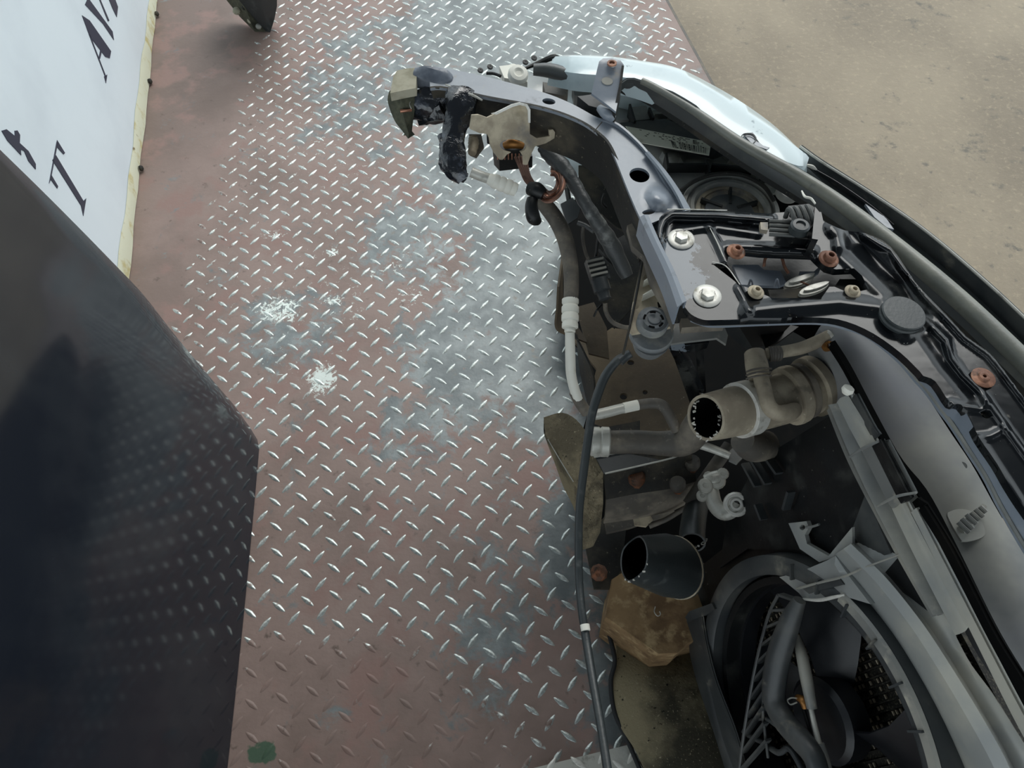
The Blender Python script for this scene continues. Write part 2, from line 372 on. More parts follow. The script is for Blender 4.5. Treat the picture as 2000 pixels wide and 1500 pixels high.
def disc(name, m, par, px, py, z, wpx, prof, ax=(0, 0, 1), seg=24, **k):   # prof in units of the radius
    c = at(px, py, z); r = mpp(c)*wpx/2
    return MB().lathe(c, ax, [(a*r, b*r) for a, b in prof], seg).out(name, m, par, **k)
def bolt(par, px, py, z, wpx, m='zinc', hexw=.52, ax=(0, 0, 1), name='hex_bolt', washer='washer', seg=6, h=.42):
    c = at(px, py, z); r = mpp(c)*wpx/2
    b = MB().lathe(c, ax, [(hexw*r, 0), (hexw*r, h*r), (hexw*.9*r, (h+.07)*r), (.0, (h+.07)*r)], seg, xd=(1, .3, 0)).out(name, m, par)
    MB().lathe(c, ax, [(.98*r, -.02*r), (r, .04*r), (r, .12*r), (.93*r, .17*r), (.6*r, .17*r), (.58*r, .12*r), (0, .12*r)], 28).out(washer, m, b)
    return b

# ------------------------------------------------------------------ setting: checker plate deck, concrete, signboard
R0, R1 = at(1300, 0), at(1390, 165); ed = (R1-R0).normalized()
eN, eS = R0-ed*1.2, R0+ed*3.2
deck = [(-2.2, eN.y+.2), (eN.x, eN.y), (eS.x, eS.y), (-2.2, eS.y-.4)]
mb = MB().loops([[Vector((x, y, -.09)) for x, y in deck], [Vector((x, y, 0)) for x, y in deck]])
floor = mb.out('floor', 'deck', loc=Vector((0, 0, 0))); floor['kind'] = 'structure'; floor['label'] = 'brown painted steel checker plate deck, worn to bare metal'
gr = MB().loops([[Vector((x, y, z)) for x, y in ((-5, -5), (8, -5), (8, 9), (-5, 9))] for z in (-.75, -.65)]).out('ground', 'ground', loc=Vector((0, 0, -.65)))
gr['kind'] = 'structure'
side = Vector((ed.y, -ed.x, 0)); side = side if side.x > 0 else -side
tr = MB().box((eN+eS)/2+side*.004-Vector((0, 0, .05)), ed*((eS-eN).length/2), side*.004, Vector((0, 0, .0503))).out('trim_1', 'rubber', loc=(eN+eS)/2); tr['kind'] = 'structure'

roof = MB().loops([[Vector((x, y, z)) for x, y in ((-9, -7), (9, -7), (9, 2.7), (-9, 2.7))] for z in (4.5, 4.6)]).out('ceiling', 'roofing', loc=Vector((0, -2, 4.5)))
roof['kind'] = 'structure'; roof['label'] = 'underside of the shed roof over the deck'
e1, e2 = Vector((.05094656, .01041386, 0)), Vector((.01052286, -.05147982, 0)); o0 = at(812, 1077)
dirA = (at(807, 941)-at(783, 925)).normalized(); dirB = (at(830, 941)-at(812, 963)).normalized()
def lugv(d):
    s = Vector((-d.y, d.x, 0)); L, W, Hh = .0158, .0047, .0017; ring0 = []; ring1 = []; 
    for j in range(12):
        a = 2*pi*j/12; ca, sa = cos(a), sin(a); w = sa*(1-.35*abs(ca))
        ring0.append(d*L*ca+s*W*w); ring1.append(d*L*.62*ca+s*W*.5*w+Vector((0, 0, Hh)))
    return ring0, ring1
def lugmesh(name, d):
    m_ = MB().loops(list(lugv(d)), cap=(False, True)); me = bpy.data.meshes.new(name); me.from_pydata([tuple(v) for v in m_.v], [], m_.f)
    me.materials.append(M['lug']); me.polygons.foreach_set('use_smooth', [True]*len(me.polygons)); me.set_sharp_from_angle(angle=radians(60)); return me
LM = (lugmesh('lug', dirA), lugmesh('lug', dirB)); lugs = []
def dec(p):                                     # photo position of a deck point
    d = p-C0; v = [CX[i]*d.x+CY[i]*d.y+CZ[i]*d.z for i in range(3)]
    return (v[0]/v[2]*FOC+1000, v[1]/v[2]*FOC+750, v[2]) if v[2] > .05 else (1e6, 1e6, 1)
FRONT = [(1100, 200), (1560, 300), (2100, 700), (2100, 1600), (1260, 1600), (1200, 1300), (1180, 1100), (1090, 820), (1100, 640), (1100, 420), (870, 340), (760, 140), (1000, 130)]
for i in range(-40, 46):
    for j in range(-48, 26):
        for h in (0, 1):
            p = o0+e1*(i+.5*h)+e2*(j+.5*h); x, y, dd = dec(p)
            if (p-R0).dot(side) > -.02 or p.y > 3.3 or p.y < -.5 or p.x < -.80: continue
            if h == 0 and i < -14: continue
            vis = -20 < x < 2020 and -20 < y < 1520 and not inside(x, y, FRONT) and not (x < 470 and y > 500)
            lugs.append((dd if vis else 9, p, h))
lugs.sort(key=lambda t: t[0])
for dd, p, h in lugs[:300]:
    o = bpy.data.objects.new('lug', LM[h]); COL.objects.link(o); o.parent = floor; o.location = p
mb = MB()
for dd, p, h in lugs[300:]: mb.loops([[p+q for q in r] for r in lugv((dirA, dirB)[h])], cap=(False, True))
rest = link('lug', mb.v, mb.f, 'lug', floor, ang=60); rest['kind'] = 'stuff'

# bright loose checker plate at the foot of the picture
pt = thing('checker_plate', 'bare bright checker plate corner lying on the brown deck', 'metal plate', at(1200, 1500, 0))
q = [at(1030, 1503, .006), at(1226, 1455, .006), at(1275, 1530, .006), at(1290, 1660, .006), at(980, 1660, .006)]
MB().loops([[p-Vector((0, 0, .005)) for p in q], q]).out('plate', 'alu', pt)
mb = MB()
for (x, y, h) in ((1075, 1497, 1), (1130, 1490, 0), (1178, 1475, 1), (1212, 1497, 0), (1235, 1475, 1), (1150, 1530, 1), (1200, 1535, 0), (1235, 1530, 1)):
    p = at(x, y, .006); mb.loops([[p+v for v in r] for r in lugv((dirA, dirB)[h])], cap=(False, True))
x_ = mb.out('tread', 'zinc', pt); x_['kind'] = 'stuff'

# signboard
B0, B1 = at(305, 0), at(250, 520); bd = (B1-B0).normalized(); bn = Vector((0, 0, 1)).cross(bd); bn = bn if bn.x > 0 else -bn
WP = Plane(B0, bn); bS, bE = B0-bd*1.6, B0+bd*1.66
wall = MB().loops([[bS-Vector((0, 0, .05)), bE-Vector((0, 0, .05)), bE-bn*.03-Vector((0, 0, .05)), bS-bn*.03-Vector((0, 0, .05))],
                   [bS+Vector((0, 0, 2.2)), bE+Vector((0, 0, 2.2)), bE-bn*.03+Vector((0, 0, 2.2)), bS-bn*.03+Vector((0, 0, 2.2))]]).out('wall_left', 'board', loc=B0)
wall['kind'] = 'structure'; wall['label'] = 'white painted signboard wall with dark blue lettering'
ls = []; n_ = 50
for i in range(n_+1):
    c = bS.lerp(bE, i/n_); wv = .004*sin(i*1.7)+.003*sin(i*.6+1)
    ls.append([c+bn*.001+Vector((0, 0, .002)), c+bn*(.006+wv*.4)+Vector((0, 0, .002)), c+bn*.005+Vector((0, 0, .03+wv)), c+bn*.001+Vector((0, 0, .045+wv))])
lp = MB().loops(ls).out('edge_strip', 'lip', wall); lab(lp, 'yellowed lower edge')
for y in (28, 160, 330):
    c = at(300-(y-28)*.106, y, .008)+bn*.006
    MB().lathe(c, (1, 0, .3), [(.004, 0), (.008, .003), (.007, .008), (.002, .011)], 7).out('weld_blob', 'dirty', wall)
def letter(polys):
    mb = MB()
    for P in polys:
        q = [WP(x, y, .0012) for x, y in P]; mb.loops([[p-bn*.0012 for p in q], q])
    return mb.out('letter', 'letter', wall)
def zz(P): return [(x/2.679, y/2.679) for x, y in P]
letter([zz([(430, 80), (470, 107), (582, 268), (575, 305), (553, 298), (470, 190)]), zz([(466, 180), (471, 178), (558, 405), (553, 407)]), zz([(546, 400), (562, 390), (555, 436)]), zz([(526, 262), (534, 268), (524, 308), (518, 300)])])
letter([zz([(446, 24), (462, -12), (590, 165), (597, 210), (540, 125)]), zz([(505, -40), (511, -40), (573, 108), (566, 112)])])
letter([zz([(560, -30), (590, -40), (618, 36), (612, 90), (588, 40)])])
letter([zz([(298, 740), (304, 745), (266, 942), (258, 960)]), zz([(300, 733), (341, 800), (334, 808), (298, 768)]), zz([(268, 912), (305, 975), (301, 986), (264, 935)]), zz([(294, 812), (276, 838), (425, 1075), (437, 1130), (452, 1038), (438, 1052)])])
letter([zz([(10, 684), (35, 676), (80, 712), (78, 684), (92, 682), (106, 706), (104, 748), (150, 790), (188, 858), (188, 886), (150, 842), (128, 790), (110, 782), (112, 812), (40, 735)])])

# black body panel standing at the left
f1, f2 = at(508, 862), at(442, 1500); pE = (f2-f1).normalized(); sd = Vector((pE.y, -pE.x, 0)); sd = sd if sd.x < 0 else -sd
pU = Vector((0, 0, 1))*cos(radians(17))+sd*sin(radians(17)); pN = pE.cross(pU); pN = pN if pN.x > 0 else -pN
DP = Plane(f1, pN)
bon = thing('body_panel', 'large glossy black car body panel leaning at the left, reflecting the checker plate', 'car panel', f1)
def uv(px, py): p = DP(px, py)-f1; return p.dot(pE), p.dot(pU)
edge = cr([uv(508, 858), uv(470, 795), uv(440, 757), uv(360, 655), uv(300, 575), uv(250, 520), uv(130, 395), uv(0, 265)], 5)
edge += [edge[-1]+(edge[-1]-edge[-2])*2.2]
crease = cr([uv(480, 850), uv(390, 785), uv(250, 700), uv(120, 630), uv(0, 590), uv(-200, 540)], 5)
cpl = [tuple(p) for p in crease]
rowsN, colsN = 46, 30; vs = []; fs = []; er = resample(edge, rowsN)
for i, p in enumerate(er):
    for j in range(colsN):
        u = p[0]+(.95-p[0])*(j/(colsN-1))**1.4; v = p[1]
        d = segd(u, v, cpl); below = 0
        for (ax, ay), (bx, by) in zip(cpl, cpl[1:]):
            pass
        cv = min(cpl, key=lambda q: abs(q[0]-u)+abs(q[1]-v)); s = (v-cv[1])-(u-cv[0])*.5
        bend = .010*(1-math.exp(-(d/.08)**2)) if s > 0 else 0
        curl = .006*math.exp(-((u-p[0])/.012)**2)
        vs.append(f1+pE*u+pU*v-pN*(bend+curl)+pN*.004*sin(u*4))
K = len(vs)
for i in range(rowsN-1):
    for j in range(colsN-1): a = i*colsN+j; fs.append((a, a+1, a+1+colsN, a+colsN))
vs += [v-pN*.004 for v in vs]; F_ = fs+[tuple(i+K for i in f[::-1]) for f in fs]
for j in range(colsN-1): F_ += [(j, j+1, j+1+K, j+K), ((rowsN-1)*colsN+j, (rowsN-1)*colsN+j+K, (rowsN-1)*colsN+j+K+1, (rowsN-1)*colsN+j+1)]
for i in range(rowsN-1): F_ += [(i*colsN, i*colsN+K, (i+1)*colsN+K, (i+1)*colsN), (i*colsN+colsN-1, (i+1)*colsN+colsN-1, (i+1)*colsN+colsN-1+K, i*colsN+colsN-1+K)]
link('panel_skin', vs, F_, 'panel', bon, ang=60)
def tri(L, off): return [f1+pE*a+pU*b+pN*off for a, b in L]
cn = [(-.004, .0), (.045, .0), (.04, .018), (.012, .022), (-.008, .012)]
x_ = MB().loops([tri(cn, -.03), tri(cn, -.008)]).out('folded_corner', 'blk', bon)
mb = MB().loops([[f1+pE*(.03+t*.95/19)+pN*(-.006+a)+Vector((0, 0, b)) for a, b in ((-.03, .002), (-.03, .008), (.0, .008), (.0, .002))] for t in range(20)]).out('hem_flange', 'blk', bon)

# second dark panel at the top
t0 = at(528, 63); tp = thing('door_panel', 'dark grey body panel corner at the top edge, dirty foam behind it', 'car panel', t0)
def tw(px, py, z): return at(px, py, z)
front = [tw(528, 63, 0), tw(536, 38, .02), tw(541, 12, .06), tw(541, -40, .12), tw(500, -110, .3), tw(425, -60, .24), tw(474, 0, .12), tw(500, 32, .05)]
bk = Vector((-.012, .004, -.004))
MB().loops([[p+bk for p in front], front]).out('panel_skin', 'brubber', tp)
bk2 = [tw(526, 62, .0), tw(500, 32, .045), tw(474, 0, .11), tw(425, -60, .23), tw(395, -60, .16), tw(445, 0, .06), tw(470, 34, .02), tw(498, 62, .0)]
MB().loops([[p+Vector((-.006, .01, -.004)) for p in bk2], bk2]).out('foam_liner', 'foamd', tp)
for (x, y, z, r) in ((462, 22, .055, .012), (478, 14, .075, .010), (490, 40, .03, .011), (505, 52, .02, .009)):
    MB().lathe(at(x, y, z), (.3, -.4, .8), [(r, 0), (r*.9, r*.5), (r*.3, r*.8), (0, r*.8)], 9).out('clip', random.choice(['blk', 'foam', 'dustpl']), tp)
#@@FRONT

# ================================================================== the cut front end of the car
# ---- hidden depth: crash beam, cavity shade sheets, lower cover
uc = thing('lower_splash_cover', 'gritty black plastic cover under the fan, lying over the deck edge', 'plastic cover', at(1320, 1400, .03))
def ucz(x, y):
    v = .04+.03*math.exp(-((x-1330)/110)**2-((y-1480)/170)**2)-.02*math.exp(-((x-1300)/130)**2-((y-1260)/40)**2)
    return v
ol = cr([(1185, 1130), (1200, 1230), (1204, 1290), (1196, 1330), (1202, 1380), (1212, 1420), (1240, 1462), (1262, 1510), (1285, 1570)], 4)
ol = [tuple(p) for p in ol]+[(1800, 1620), (1800, 1250), (1500, 1000), (1250, 1010)]
sheet('cover_skin', 'grit', uc, ol, ucz, .006, step=16)
tube('rolled_edge', 'clear', uc, [(1190, 1240, .045), (1201, 1290, .045), (1193, 1330, .045), (1200, 1390, .045), (1225, 1445, .045), (1255, 1515, .045)], 9)

cv = thing('cavity_shade_sheet', 'added black sheet for the shade deep inside the cut front end', 'sheet metal', at(1500, 800, .1))
sheet('shade_sheet_skin', 'void', cv, [(1100, 425), (1093, 560), (1090, 640), (1140, 690), (1150, 800), (1120, 900), (1150, 1050), (1190, 1120), (1300, 1090), (1420, 1180), (1500, 1180), (1640, 930), (1660, 760), (1640, 600), (1560, 480), (1500, 420), (1330, 330), (1180, 300)], .09, .004, step=60)  # black sheet added so the cavity reads as deep shade
bb = thing('gap_shade_panel', 'added matt black sheet for the shaded gap behind the rubber bonnet seal', 'sheet metal', at(1800, 600, .5))
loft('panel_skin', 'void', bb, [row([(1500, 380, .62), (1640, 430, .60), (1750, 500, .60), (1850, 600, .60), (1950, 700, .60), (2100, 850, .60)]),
    row([(1500, 440, .56), (1620, 480, .56), (1720, 540, .56), (1800, 640, .56), (1900, 760, .56), (2050, 950, .56)]), low(row([(1500, 440, .56), (1620, 480, .56), (1720, 540, .56), (1800, 640, .56), (1900, 760, .56), (2050, 950, .56)]), .2)])  # black fill, shade of the gap put into the colour

# ---- bumper cover
bu = thing('bumper_cover', 'dark grey bumper skin with a thin bright outer edge', 'bumper', at(1900, 620, .3))
oe = row([(1562, 287, .66), (1605, 318, .66), (1700, 378, .66), (1800, 447, .66), (1900, 530, .66), (2000, 622, .66), (2120, 745, .66)], 40)
me_ = row([(1572, 312, .635), (1640, 362, .632), (1720, 420, .632), (1810, 492, .632), (1900, 568, .632), (2000, 665, .632), (2110, 780, .632)], 40)
ie = row([(1575, 325, .645), (1640, 385, .645), (1730, 452, .645), (1800, 508, .645), (1890, 590, .645), (1985, 690, .645), (2090, 810, .645)], 40)
loft('upper_lip', 'seal', bu, [ie, me_, oe], .004)
loft('skin', 'plastic', bu, [oe, low(oe, .006), [p-Vector((0, 0, .2))+side*.03 for p in oe], [p-Vector((0, 0, .42))-side*.01 for p in oe]], .004)
MB().tube([p+Vector((0, 0, .001)) for p in oe], .0016, 6, smooth=False).out('lit_edge_bead', 'alu', bu)  # lit outer edge put in as a bright tube
tube('chrome_strip', 'gloss', bu, [(1592, 332, .655), (1640, 360, .655), (1700, 402, .655), (1745, 440, .652)], 5)
sheet('lamp_tail', 'satin', bu, [(1690, 398), (1712, 408), (1732, 428), (1746, 448), (1732, 444), (1708, 424)], .655, .004)
tube('chrome_strip', 'alu', bu, [(1572, 321, .662), (1586, 326, .66), (1595, 332, .658)], [3, 8, 3])

# ---- headlamp
hl = thing('headlamp', 'car headlamp with a hazy white lens and dusty black housing with paper sticker', 'headlight', at(1350, 260, .45))
lo_ = row([(1083, 117, .69), (1110, 113, .70), (1180, 115, .70), (1250, 124, .70), (1320, 138, .70), (1390, 172, .70), (1450, 208, .695), (1510, 252, .69), (1562, 303, .68), (1570, 318, .675)], 50)
li0 = [(1078, 136, .70), (1130, 146, .71), (1180, 150, .712), (1240, 158, .712), (1320, 188, .71), (1380, 226, .71), (1430, 266, .705), (1490, 296, .70), (1545, 322, .695), (1570, 322, .68)]
li = row(li0, 50); lm = [a.lerp(b, .45)+Vector((0, 0, .008)) for a, b in zip(lo_, li)]
lin = [p-Vector((.004, .006, .02)) for p in li]
loft('lens', 'lens', hl, [lin, li, lm, lo_, [p-Vector((0, 0, .03))+Vector((.012, .01, 0)) for p in lo_], [p-Vector((0, 0, .12))+Vector((.02, .02, 0)) for p in lo_], [p-Vector((0, 0, .22)) for p in lo_]], .004)
for P, w_ in (([(1400, 245, .712), (1440, 272, .712), (1452, 262, .712), (1470, 262, .712), (1480, 276, .711), (1492, 290, .707)], 2.4), ([(1440, 276, .712), (1462, 262, .713), (1476, 272, .712), (1470, 282, .711)], 2),
              ([(1200, 132, .714), (1260, 140, .714), (1320, 160, .714), (1380, 198, .714)], 1.6), ([(1120, 126, .712), (1180, 130, .714), (1260, 148, .715)], 1.4)):
    x_ = tube('lens_line', 'loom', hl, P, w_, 6)
x_ = sheet('gloss_patch', 'satin', hl, [(1452, 262), (1470, 258), (1478, 268), (1476, 272), (1490, 284), (1503, 288), (1498, 292), (1470, 282)], .711, .002)
def hz(x, y): return .615+.00022*(y-300)*-1*.2+.012*sin(x*.03)*cos(y*.04)
hol = [(1000, 165), (1085, 130), (1180, 140), (1240, 165), (1330, 215), (1400, 270), (1480, 325), (1560, 372), (1640, 420), (1640, 470), (1500, 470), (1330, 440), (1260, 300), (1120, 230)]
sheet('housing', 'pale', hl, hol, lambda x, y: .60+.010*sin(x*.035+1)*cos(y*.045), .03, step=14,
      feats=[([(1210, 235), (1290, 225), (1370, 250), (1450, 290)], 16, .02), ([(1290, 300), (1400, 330), (1440, 345)], 7, .02), ([(1250, 195), (1330, 235), (1430, 300), (1520, 350)], 14, .02)])
# ribs of the housing
for P in ([(1305, 322), (1378, 322)], [(1301, 300), (1305, 330)], [(1380, 314), (1386, 338)], [(1390, 322), (1470, 330)], [(1230, 205), (1240, 238)], [(1268, 212), (1276, 232)], [(1120, 172), (1165, 182)], [(1484, 352), (1500, 338)]):
    a, b = at(*P[0], .635), at(*P[1], .635); t = (b-a).normalized(); s_ = Vector((-t.y, t.x, 0))
    MB().box((a+b)/2-Vector((0, 0, .01)), (b-a)/2, s_*.0016, Vector((0, 0, .012))).out('rib', 'blk', hl)
for P, z, m_ in (([(1228, 210), (1262, 206), (1272, 232), (1235, 236)], .628, 'dustpl'), ([(1118, 165), (1155, 172), (1150, 190), (1122, 186)], .66, 'dustpl'), ([(1060, 160), (1110, 168), (1108, 188), (1065, 180)], .65, 'rubber'),
                 ([(1300, 330), (1376, 324), (1388, 342), (1350, 356), (1332, 372), (1306, 352)], .622, 'dustpl'), ([(1210, 240), (1300, 232), (1420, 282), (1400, 290), (1230, 252)], .632, 'plastic'), ([(1486, 358), (1512, 356), (1520, 372), (1500, 384)], .622, 'dustpl')):
    sheet('boss', m_, hl, P, z, .02)
cap = disc('round_cover', 'dustpl', hl, 1425, 412, .628, 190, [(1, -.3), (1, .06), (.97, .10), (.90, .11), (.88, .05), (.83, .05), (.81, .10), (.74, .10), (.70, .03), (.66, .0), (0, .0)], seg=48)
disc('inner_ring', 'beige', cap, 1425, 412, .628, 132, [(1, -.02), (1, .03), (.94, .05), (.86, .05), (.84, .01), (0, .01)], seg=40)
disc('bulb_cap', 'plastic', cap, 1424, 416, .632, 96, [(1, 0), (.98, .08), (.9, .12), (.0, .13)], seg=32)
for a in (20, 80, 150, 215):
    c = at(1425, 412, .634); d = Vector((cos(radians(a)), sin(radians(a)), 0)); s_ = Vector((-d.y, d.x, 0))
    MB().box(c+d*.026, d*.015, s_*.0018, Vector((0, 0, .004))).out('rib', 'blk', cap)
tube('spring_lip', 'dirty', hl, [(1330, 372, .64), (1360, 352, .645), (1400, 340, .645), (1450, 342, .645), (1490, 362, .645), (1512, 392, .64)], 8)
tube('upper_pipe', 'seal', hl, [(1042, 136, .70), (1075, 138, .70), (1120, 150, .70), (1160, 158, .70), (1200, 170, .69)], [22, 28, 28, 26, 22], 14)
# paper sticker with printing
sq = [(1222, 246), (1388, 278), (1385, 302), (1246, 277)]
stk = sheet('sticker', 'sticker', hl, [(1222, 246), (1389, 278), (1385, 303), (1244, 277)], .640, .0012); lab(stk, 'white paper label with barcode-like lettering')
mb = MB()
def sbar(u0, v0, u1, v1, sh=0):
    A, B, Cc, D = sq[0], sq[1], sq[2], sq[3]
    def f(u, v): return (A[0]*(1-u)*(1-v)+B[0]*u*(1-v)+Cc[0]*u*v+D[0]*(1-u)*v, A[1]*(1-u)*(1-v)+B[1]*u*(1-v)+Cc[1]*u*v+D[1]*(1-u)*v)
    q = [at(*f(*a), .6404) for a in ((u0, v0), (u1, v0), (u1+sh, v1), (u0+sh, v1))]; mb.loops([q, [p+Vector((0, 0, .0003)) for p in q]])
rs = random.Random(3)
u = .60
def glyph(s, u, w, v0=.5, v1=.94):
    seg = {'a': (0, 0, 1, .14), 'g': (0, .43, 1, .57), 'd': (0, .86, 1, 1), 'f': (0, 0, .25, .5), 'e': (0, .5, .25, 1), 'b': (.75, 0, 1, .5), 'c': (.75, .5, 1, 1), 'm': (.4, 0, .6, .6), 'i': (.38, 0, .66, 1)}
    for k in s:
        x0, y0, x1, y1 = seg[k]; sbar(u+w*x0, v0+(v1-v0)*y0, u+w*x1, v0+(v1-v0)*y1)
glyph('abcefm', .50, .035); glyph('efd', .545, .028)          # ML
for ch in ('abcdef', 'i', 'abcdefg', 'i', 'abcdefg', 'i', 'abcefm', 'i', 'i', 'i', 'abc', 'i'):
    glyph(ch, u, .022); u += .0305
for r_, n_ in ((.08, 16), (.2, 14), (.32, 15), (.44, 9)):
    for _ in range(n_): a = rs.uniform(.14, .92); sbar(a, r_, a+rs.uniform(.008, .03), r_+.035)
glyph('abcdefg', .79, .016, .1, .34)
mb.out('print', 'ink', stk)
pl = disc('fixing_disc', 'dustpl', hl, 1541, 372, .668, 44, [(1, -.6), (1, .0), (.92, .12), (.5, .16), (.46, .22), (.2, .22), (.18, .1), (0, .1)], (.1, -.1, 1))

# ---- rubber bonnet seal
se = thing('bonnet_seal', 'long dark grey rubber seal running diagonally along the headlamp and bumper', 'rubber seal', at(1600, 400, .6))
top = row([(1213, 160, .712), (1224, 152, .716), (1252, 156, .718), (1330, 194, .718), (1380, 226, .718), (1440, 272, .714), (1500, 302, .71), (1560, 330, .706), (1630, 374, .70), (1700, 428, .70), (1780, 492, .70), (1880, 580, .70), (1990, 684, .70), (2110, 800, .70)], 70)
bot = row([(1212, 164, .708), (1222, 170, .705), (1262, 186, .70), (1330, 228, .70), (1400, 276, .70), (1470, 322, .70), (1550, 372, .695), (1620, 418, .69), (1700, 478, .69), (1790, 552, .69), (1880, 630, .69), (1990, 738, .69), (2100, 850, .69)], 70)
def seal_rows():
    out = [low(top, .012)]
    for t in (0, .12, .3, .5, .68, .82, .93, 1):
        out.append([a.lerp(b, t)+Vector((0, 0, .014*sin(pi*t)**.8*min(1, k/8)-(.010*math.exp(-((t-.3)/.12)**2) if k > 12 else 0))) for k, (a, b) in enumerate(zip(top, bot))])
    out.append(low(bot, .006)); return out
loft('seal_body', 'seal', se, seal_rows(), .003, ang=60)
b2 = [p-Vector((.002, .003, .010)) for p in bot]
MB().tube([a.lerp(b, .66)+Vector((0, 0, .0115)) for a, b in zip(top, bot)][3:], [(.0045+.006*min(1, k/45)) for k in range(67)], 12, smooth=False).out('seal_highlight_bead', 'bead', se)  # pale tube added as the highlight along the seal
loft('seal_foot', 'dirty', se, [low(bot, .005), b2], .003)

# ---- radiator support (slam) panel
sp = thing('radiator_support_panel', 'glossy black sheet steel lock panel with two bright hex bolts and rusty screws', 'car body part', at(1600, 560, .6))
SZ = .72
outl = [(1266, 424), (1290, 418), (1318, 409), (1400, 411), (1500, 417), (1560, 412), (1604, 414), (1608, 432)]
outl += [tuple(p) for p in cr([(1608, 432), (1650, 450), (1692, 456), (1740, 482), (1787, 550), (1821, 587), (1853, 619), (1888, 657), (1933, 689), (1955, 715), (2000, 777), (2090, 900)], 3)][1:]
outl += [(2090, 1110)]
r2l = [tuple(p) for p in cr([(1803, 734), (1827, 745), (1856, 787), (1877, 790), (1896, 819), (1912, 854), (1947, 905), (1973, 950), (2010, 1005), (2090, 1110)], 3)]
outl += r2l[::-1][1:]
outl += [tuple(p) for p in cr([(1797, 726), (1760, 690), (1707, 652), (1653, 628), (1600, 620), (1500, 622), (1400, 625), (1372, 624), (1350, 614), (1338, 600)], 3)]
outl += [(1325, 560), (1295, 480)]
latch = [(1425, 490), (1450, 488), (1487, 492), (1588, 496), (1601, 509), (1615, 521), (1633, 526), (1668, 524), (1684, 539), (1697, 565), (1660, 573), (1630, 560), (1620, 560), (1603, 584), (1567, 582), (1508, 582), (1487, 573), (1462, 562), (1445, 557), (1392, 516), (1420, 512)]
SF = [([(1287, 480), (1290, 446), (1296, 430), (1312, 418), (1400, 420), (1505, 428)], 10, .016), ([(1320, 452), (1385, 442), (1480, 456)], 9, .005), ([(1385, 443), (1402, 475), (1418, 512)], 8, .007), ([(1441, 562), (1456, 590), (1466, 610)], 8, .006),
      ([(1460, 607), (1520, 600), (1640, 590), (1720, 600), (1770, 650)], 17, .009),
      ([(1660, 460), (1700, 500), (1760, 560), (1800, 625)], 20, -.014), ([(1690, 462), (1740, 488), (1783, 550), (1818, 590), (1850, 622), (1885, 660), (1930, 692), (1952, 718), (2000, 782), (2090, 905)], 9, .009),
      ([(1640, 500), (1690, 545), (1745, 600)], 10, .004), ([(1808, 627), (1848, 665), (1856, 699), (1880, 731), (1915, 765), (1975, 850), (2090, 1010)], 9, .008),
      ([(1420, 480), (1500, 482), (1590, 488)], 9, .006), ([(1856, 787), (1880, 794), (1920, 800), (1925, 782)], 9, .006), ([(1911, 856), (1935, 852), (1962, 838)], 9, .005), ([(1912, 856), (1975, 950), (2040, 1050)], 8, .004),
      ([(1625, 445), (1640, 462), (1640, 480)], 16, .010), ([(1750, 590), (1800, 640), (1850, 712), (1900, 770)], 16, -.006)]
sheet('panel_sheet', 'gloss', sp, outl, SZ, .010, holes=[latch, ell(1926, 809, 10.5, 8, 20, 14)], feats=[(a, b*1.35, c*.55) for a, b, c in SF], step=4.2, ang=75)
fl0 = row([(1350, 614, .719), (1372, 624, .719), (1400, 626, .719), (1500, 623, .719), (1600, 620, .719), (1653, 628, .719), (1707, 652, .719), (1760, 690, .719), (1797, 726, .719), (1827, 745, .719), (1856, 787, .719), (1878, 792, .719), (1912, 854, .719), (1947, 905, .719), (1973, 950, .719), (2010, 1005, .719), (2090, 1110, .719)], 80)
fl1 = row([(1350, 622, .708), (1372, 630, .708), (1400, 634, .708), (1500, 630, .708), (1600, 628, .708), (1653, 638, .708), (1700, 656, .704), (1755, 700, .70), (1790, 740, .698), (1810, 762, .698), (1838, 800, .698), (1858, 826, .698), (1893, 880, .698), (1925, 930, .698), (1953, 985, .698), (1990, 1050, .698), (2060, 1165, .698)], 80)
loft('inner_flange', 'satin', sp, [fl0, [a.lerp(b, .5)-Vector((0, 0, .005)) for a, b in zip(fl0, fl1)], fl1, low(fl1, .006)], .003)
MB().tube([p+Vector((0, 0, .001)) for p in fl1], .0022, 6, smooth=False).out('rolled_edge', 'dustpl', sp)
bolt(sp, 1330, 468, SZ, 52); bolt(sp, 1381, 579, SZ, 55)
for x, y, w_, m_ in ((1437, 492, 37, 'rust'), (1618, 506, 40, 'rust'), (1476, 571, 33, 'beige'), (1665, 570, 32, 'beige')):
    c = at(x, y, SZ+.002); r = mpp(c)*w_/2
    MB().lathe(c, (.1, -.05, 1), [(r, 0), (r, .08*r), (.85*r, .2*r), (.62*r, .2*r), (.56*r, .62*r), (.42*r, .72*r), (.3*r, .72*r), (.26*r, .4*r), (0, .4*r)], 20).out('latch_screw', m_, sp)
c = at(1920, 738, SZ+.002); r = mpp(c)*23
MB().lathe(c, (0, 0, 1), [(r, 0), (r, .05*r), (.9*r, .1*r), (.5*r, .14*r), (.42*r, .3*r), (.3*r, .34*r), (.16*r, .3*r), (.14*r, 0), (0, 0)], 22).out('rusty_stud', 'rust', sp)
disc('rubber_plug', 'brubber', sp, 1760, 618, SZ+.004, 84, [(1.0, -.12), (1.02, .02), (.97, .10), (1.0, .16), (1.0, .26), (.95, .31), (0, .32)], (.06, .03, 1), seg=36)
x_ = disc('fixing_disc', 'dustpl', sp, 1871, 625, .66, 34, [(1, -.3), (1, .05), (.7, .25), (.3, .3), (0, .3)])
for P in ([(1391, 512, .7215), (1418, 520, .7215), (1445, 556, .7215)], [(1303, 409, .733), (1340, 409, .733), (1420, 411, .731)]):
    tube('pale_edge_line', 'zinc', sp, P, 2.2, 6)  # thin pale lines along the panel edges
